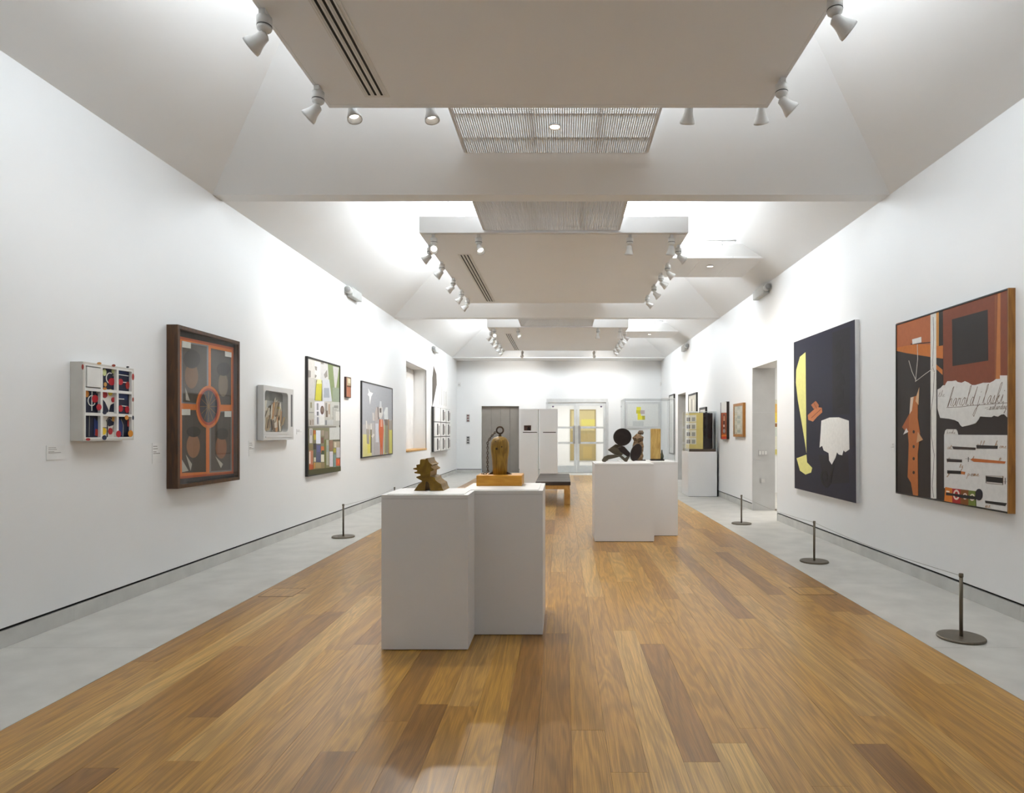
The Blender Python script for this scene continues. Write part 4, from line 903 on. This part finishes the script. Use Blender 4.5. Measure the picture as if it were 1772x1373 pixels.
# bench
t = thing('bench', 'low oak bench with dark leather seat in front of the white pillars', 'bench', (-.177, 13.6, 0))
LEA = mat('dark_leather', (.055, .042, .038), .45, 0, .15, 8)
for k in range(4):
    a = 12.4 + k * .6; bevel(MB().box(-.514, .16, a + .003, a + .597, .375, .45).build('seat_cushion', LEA, t), .015)
MB().box(-.50, .145, 12.42, 12.47, .30, .375).build('frame_rail', BENCHW, t); MB().box(-.50, .145, 14.73, 14.78, .30, .375).build('frame_rail', BENCHW, t)
MB().box(-.50, -.45, 12.47, 14.73, .30, .375).build('frame_rail', BENCHW, t); MB().box(.095, .145, 12.47, 14.73, .30, .375).build('frame_rail', BENCHW, t)
for x in (-.505, .04):
    for y in (12.42, 14.67): MB().box(x, x + .11, y, y + .11, 0, .30).build('leg', BENCHW, t)

# display case on plinth at the right wall
t = thing('wall_plinth', 'white plinth against the right wall under the yellow fronted cabinet', 'plinth', (3.04, 14.37, 0))
MB().box(2.725, 3.345, 14.0, 14.74, .008, .975).build('body', PLINTH, t); MB().box(2.74, 3.33, 14.015, 14.72, 0, .008).build('foot', GAP, t)
MB().box(3.345, 3.352, 14.0, 14.74, 0, .975).build('shadow_strip', GAP, t)  # black strip painting the shadow between plinth and wall
t = thing('cell_cabinet', 'black cabinet with yellow front of small white cells inside the wall display case', 'cabinet', (3.02, 14.35, .975))
DGL = mat('gloss_black', (.018, .012, .013), .15, 0, .1); YEL = mat('cream_yellow', '#d9c473', .5)
A_, B_ = Vector((3.05, 14.06, 0)), Vector((2.775, 14.54, 0)); u = (B_ - A_).normalized(); nn = Vector((u.y, -u.x, 0)); 
if nn.x > 0: nn = -nn
ln = (B_ - A_).length; nin = -nn
def rbox(u0, u1, d0, d1, z0, z1):
    c = [A_ + u*u0 + nin*d0, A_ + u*u1 + nin*d0, A_ + u*u1 + nin*d1, A_ + u*u0 + nin*d1]
    return MB().prism([(p.x, p.y, z0) for p in c], (0, 0, z1 - z0))
MB().box(2.745, 3.325, 14.02, 14.72, .975, 1.03).build('base_tray', mat('tray_brown', '#4a3a2c', .3), t)
rbox(0, ln, .012, .24, 1.03, 1.82).build('carcass', DGL, t)
rbox(0, ln, 0, .012, 1.03, 1.82).build('front_board', YEL, t)
MB().box(3.055, 3.32, 14.30, 14.60, 1.03, 1.82).build('side_panel', DGL, t)
for r in range(4):
    for c in range(2):
        u0 = ln * (.37 + c * .315); z_ = 1.13 + r * .165
        p_ = rbox(u0, u0 + ln * .30, -.006, 0, z_, z_ + .15).build('cell', paint('#e6e2d2'), t)
        rbox(u0 + ln*.05, u0 + ln * .25, -.008, -.006, z_ + .015, z_ + .10).build('cell_dark', paint('#4a4038' if c else '#a8a498'), p_)
hood(2.735, 3.338, 14.008, 14.732, .976, 1.84, 'clear acrylic case round the yellow fronted cabinet by the right wall')

# ------------------------------------------------------------------ barrier posts and cords
def post(x, y, label):
    t = thing('barrier_post', label, 'barrier', (x, y, 0), 'low barrier posts')
    MB().lathe([(.146, 0), (.148, .003), (.148, .012), (.143, .017)], (x, y, 0), n=40, smooth=False).build('base_disc', BRONZE, t)
    MB().lathe([(.0115, .017), (.0115, .43)], (x, y, 0), n=14).build('stem', BRONZE, t)
    MB().lathe([(.0135, 0), (.0145, .004), (.0145, .022), (.012, .026)], (x, y, .415), n=14).build('cap', BRONZE, t)
    return t
pl = [post(-2.915, 8.615, 'slim bronze barrier post standing alone on the left stone margin'), post(-2.915, 11.25, 'slim bronze barrier post on the left margin hidden behind the foreground plinth')]
pr = [post(2.705, 4.39, 'nearest slim bronze barrier post on the right stone margin'), post(2.713, 6.97, 'middle slim bronze barrier post on the right stone margin'), post(2.73, 9.86, 'farthest slim bronze barrier post on the right, before the doorway')]
def cord(p, q):
    a, b = p.location, q.location
    n = 10; pts = [Vector((a[0] + (b[0]-a[0])*i/n, a[1] + (b[1]-a[1])*i/n, .424 - .03*math.sin(math.pi*i/n))) for i in range(n + 1)]
    d = (pts[-1] - pts[0]).normalized() * .0135; pts[0] += d; pts[-1] -= d
    MB().tube(pts, .0022, 6).build('barrier_cord', mat('cord_grey', (.40, .38, .35), .6), p, label='thin grey cord')
cord(pr[0], pr[1]); cord(pr[1], pr[2]); cord(pl[0], pl[1])

# floor boxes
def floorbox(x0, x1, y0, y1, label):
    t = thing('floor_box', label, 'floor box', ((x0+x1)/2, (y0+y1)/2, 0), 'floor boxes')
    fm_ = mat('floor_box_trim', (.16, .10, .05), .4, .3); w_ = .006
    MB().box(x0, x1, y0, y0 + w_, -.0003, .0015).build('trim', fm_, t); MB().box(x0, x1, y1 - w_, y1, -.0003, .0015).build('trim', fm_, t)
    MB().box(x0, x0 + w_, y0 + w_, y1 - w_, -.0003, .0015).build('trim', fm_, t); MB().box(x1 - w_, x1, y0 + w_, y1 - w_, -.0003, .0015).build('trim', fm_, t)
    MB().box(x0 + w_, x1 - w_, y0 + w_, y1 - w_, -.0003, .0010).build('lid', OAK, t)
floorbox(-2.588, -2.293, 5.50, 5.797, 'square floor box lid in the oak floor at the left edge')
floorbox(2.038, 2.363, 5.56, 5.83, 'square floor box lid in the oak floor at the right edge')

# ------------------------------------------------------------------ wall fittings
def unit(wall, y0, y1, z, label):
    s = 1 if wall < 0 else -1
    t = thing('emergency_light', label, 'wall light', (wall, (y0+y1)/2, z), 'wall mounted emergency lights')
    h = .075; ymid = y0 + (y1 - y0) * .35
    bevel(MB().box(wall + s*.0005, wall + s*.10, y0 + (y1-y0)*.30, y1, z - h, z + h).build('housing', mat('unit_grey', (.50, .50, .48), .5), t), .012)
    MB().lathe([(.05, 0), (.062, .10), (.064, .13)], (wall + s*.055, y0 + (y1-y0)*.31, z + .01), (0, -1, 0), 18).build('lamp_barrel', mat('unit_light', (.6, .6, .58), .4), t)
    MB().lathe([(.05, .13), (.05, .133)], (wall + s*.055, y0 + (y1-y0)*.31, z + .01), (0, -1, 0), 18).build('lens', mat('dark_lens', (.34, .34, .33), .2), t)
unit(XL, 10.64, 11.39, 3.76, 'grey emergency light high on the left wall under the ceiling edge')
unit(XL, 17.85, 18.5, 3.72, 'grey emergency light high on the far left wall above the box relief')
unit(XR, 10.35, 11.2, 3.75, 'grey emergency light high on the right wall above the near doorway')
unit(XR, 17.2, 17.95, 3.70, 'grey emergency light high on the far right wall')
def plate(px, py, w_, h_, Y, label, n, col='#8d8a86', X=None):
    c = onY(px, py, Y); t = thing('switch_plate', label, 'switch', (c.x, Y, c.z))
    MB().box(c.x - w_/2, c.x + w_/2, Y - .008, Y - .0005, c.z - h_/2, c.z + h_/2).build('plate', mat('plate_steel', (.50, .49, .48), .35, .5), t)
    for i in range(n):
        if w_ > h_: a = c.x - w_/2 + w_*(i + .5)/n; MB().box(a - w_*.3/n, a + w_*.3/n, Y - .012, Y - .008, c.z - h_*.3, c.z + h_*.3).build('rocker', paint(col), t)
        else: a = c.z - h_/2 + h_*(i + .5)/n; MB().box(c.x - w_*.3, c.x + w_*.3, Y - .012, Y - .008, a - h_*.3/n, a + h_*.3/n).build('rocker', paint(col), t)
plate(810, 724, .12, .26, YB, 'upper switch plate on the back wall beside the panelled doorway', 3, '#7a5a54')
plate(810, 762, .12, .26, YB, 'lower switch plate on the back wall beside the panelled doorway', 3, '#5a5a5a')
plate(1320, 784, .155, .10, DOOR_R[0][1] - .012, 'three gang switch plate on the right doorway jamb', 3, '#d8d6d2')
plate(1320, 832, .10, .10, DOOR_R[0][1] - .012, 'square socket plate low on the right doorway jamb', 1, '#c9c6c2')
for px, py, lab in ((795, 666, 'small white motion sensor at the left end of the back wall'), (1145, 665, 'small white motion sensor at the right end of the back wall')):
    c = onY(px, py, YB); t = thing('motion_sensor', lab, 'sensor', (c.x, YB, c.z))
    MB().box(c.x - .05, c.x + .05, YB - .03, YB - .0005, c.z - .07, c.z + .07).build('housing', LAMPW, t); MB().lathe([(.03, 0), (.026, .02), (.012, .032)], (c.x, YB - .03, c.z), (0, -1, 0), 14).build('lens', mat('sensor_lens', (.55, .55, .55), .3), t)

# ------------------------------------------------------------------ doors in the back wall, rooms beyond
d1 = struct(MB().box(LIFT[0], LIFT[1], YB + .16, YB + .20, 0, LIFT[2]).build('door_1', mat('door_gap', (.10, .09, .08), .6)))
TAU = mat('taupe_panel', (.26, .235, .21), .45, 0, .04)
for k in range(4):
    a = LIFT[0] + k * (LIFT[1] - LIFT[0]) / 4; MB().box(a + .004, a + (LIFT[1]-LIFT[0])/4 - .004, YB + .14, YB + .16, 0, LIFT[2] - .002).build('door_panel', TAU, d1)
FRM = mat('door_frame_white', (.60, .60, .59), .4); LEAF = mat('door_leaf_white', (.66, .67, .66), .4)
gx0, gx1, gz = GDOOR
d2 = struct(MB().box(gx0, gx1, YB - .015, YB + .12, gz - .09, gz + .03).build('door_2', FRM))
MB().box(gx0 - .02, gx0 + .06, YB - .015, YB + .12, 0, gz - .09).build('frame_post', FRM, d2); MB().box(gx1 - .06, gx1 + .02, YB - .015, YB + .12, 0, gz - .09).build('frame_post', FRM, d2)
mid = onY(998, 748, YB).x
for a, b in ((gx0 + .062, mid - .004), (mid + .004, gx1 - .062)):
    lf = MB().box(a, a + .09, YB + .03, YB + .08, .01, gz - .1).build('door_leaf', LEAF, d2)
    MB().box(b - .09, b, YB + .03, YB + .08, .01, gz - .1).build('stile', LEAF, lf)
    for z_, h_ in ((1.52, .07), (.99, .07), (.01, .24), (gz - .21, .11)): MB().box(a + .09, b - .09, YB + .03, YB + .08, z_, z_ + h_).build('rail', LEAF, lf)
    for z0_, z1_ in ((.25, .99), (1.06, 1.52), (1.59, gz - .21)): MB().box(a + .09, b - .09, YB + .052, YB + .058, z0_, z1_).build('glass_pane', PANE, lf)
    xh = b - .13 if a < mid - .1 else a + .05
    MB().box(xh, xh + .08, YB + .0, YB + .03, 1.0, 1.62).build('push_plate', mat('push_plate', (.42, .41, .39), .35, .4), lf)
    xd = a + .16 if a < mid - .1 else b - .16
    MB().lathe([(.035, 0), (.035, .004)], (xd, YB + .0515, 2.28), (0, -1, 0), 14).build('sticker_dot', paint('#7a6a8a'), lf)
# room behind the glass doors
ra, rb, ry0, ry1, rh_ = -2.2, 4.6, YB + .3, 27.2, 3.0
struct(MB().box(ra, rb, ry0, ry1, -.2, 0).build('floor_beyond', STONE)); struct(MB().box(ra, rb, ry1, ry1 + .1, 0, rh_).build('wall_beyond_back', WHITE))
struct(MB().box(ra - .1, ra, ry0, ry1 + .1, 0, rh_).build('wall_beyond_left', WHITE)); struct(MB().box(rb, rb + .1, ry0, ry1 + .1, 0, rh_).build('wall_beyond_right', WHITE))
struct(MB().box(ra - .1, rb + .1, ry0, ry1 + .1, rh_, rh_ + .1).build('ceiling_beyond', CEIL))
def panel(x0, x1, y0, y1, z, label):  # added panel, out of view, that lights a neighbouring room
    t = thing('added_light_panel', label, 'ceiling light', ((x0+x1)/2, (y0+y1)/2, z - .05))
    MB().box(x0, x1, y0, y1, z - .04, z).build('tray', LAMPW, t); MB().box(x0 + .03, x1 - .03, y0 + .03, y1 - .03, z - .05, z - .04).build('diffuser', PANEL, t)
panel(-.8, 2.4, 23.4, 26.2, rh_, 'large added light panel in the room behind the glass doors')
t = thing('gold_painting', 'tall gold and ochre painting seen through the glass doors', 'painting', (.86, ry1, .2))
a, b = onY(986.5, 797, ry1), onY(1031, 709, ry1)
MB().box(a.x, b.x, ry1 - .05, ry1 - .0005, a.z, b.z).build('canvas', paint('#a09268'), t)
P = Pic(t, Y=ry1 - .05, zoom=zm_(890, 680, .10922))
P.shape([(905,285),(1270,285),(1270,600),(905,600)], '#c0b284', layer=1); P.shape([(1060,420),(1275,420),(1275,520),(1060,520)], '#ccc26a', layer=2); P.shape([(905,650),(1270,640),(1270,1050),(905,1050)], '#a8966a', layer=1); P.shape([(1090,850),(1230,850),(1230,1040),(1090,1040)], '#b29c66', layer=2)
# room beyond the right doorways
sx0, sx1, sy0, sy1 = XR + TH, 7.2, 9.0, 15.0
struct(MB().box(sx0 + .12, sx1, sy0, sy1, -.2, 0).build('floor_side_room', STONE)); struct(MB().box(sx0, sx1, sy1, sy1 + .1, 0, rh_).build('wall_side_back', WHITE))
struct(MB().box(sx0, sx1, sy0 - .1, sy0, 0, rh_).build('wall_side_front', WHITE)); struct(MB().box(sx1, sx1 + .1, sy0 - .1, sy1 + .1, 0, rh_).build('wall_side_right', WHITE))
struct(MB().box(sx0, sx1 + .1, sy0 - .1, sy1 + .1, rh_, rh_ + .1).build('ceiling_side', CEIL))
panel(4.4, 6.4, 10.5, 13.5, rh_, 'added light panel in the side room beyond the near right doorway')
struct(MB().box(sx0 + .5, sx0 + .6, 16.9, 19.9, 0, 3.0).build('wall_side_passage', WHITE)); struct(MB().box(sx0, sx0 + .6, 19.1, 19.2, 0, 3.0).build('wall_passage_end', WHITE)); struct(MB().box(sx0, sx0 + .6, 17.5, 17.6, 0, 3.0).build('wall_passage_start', WHITE)); struct(MB().box(sx0, sx0 + .6, 17.5, 19.2, 2.9, 3.0).build('ceiling_passage', CEIL)); struct(MB().box(sx0 + .12, sx0 + .6, 17.5, 19.2, -.2, 0).build('floor_passage', STONE))
t = thing('side_room_painting', 'yellow and white picture glimpsed through the near right doorway', 'painting', (5.2, sy1, .9))
MB().box(4.72, 6.2, sy1 - .04, sy1 - .0005, .85, 2.15).build('canvas', paint('#d8d6c4'), t)
for z0_, z1_, c in ((1.85, 2.05, '#e0b25a'), (1.62, 1.85, '#e6c84a'), (1.52, 1.6, '#8a5a2c'), (1.3, 1.5, '#c9cfc4'), (.88, 1.0, '#c4b86a')): MB().box(4.74, 6.18, sy1 - .043, sy1 - .04, z0_, z1_).build('colour_band', paint(c), t)
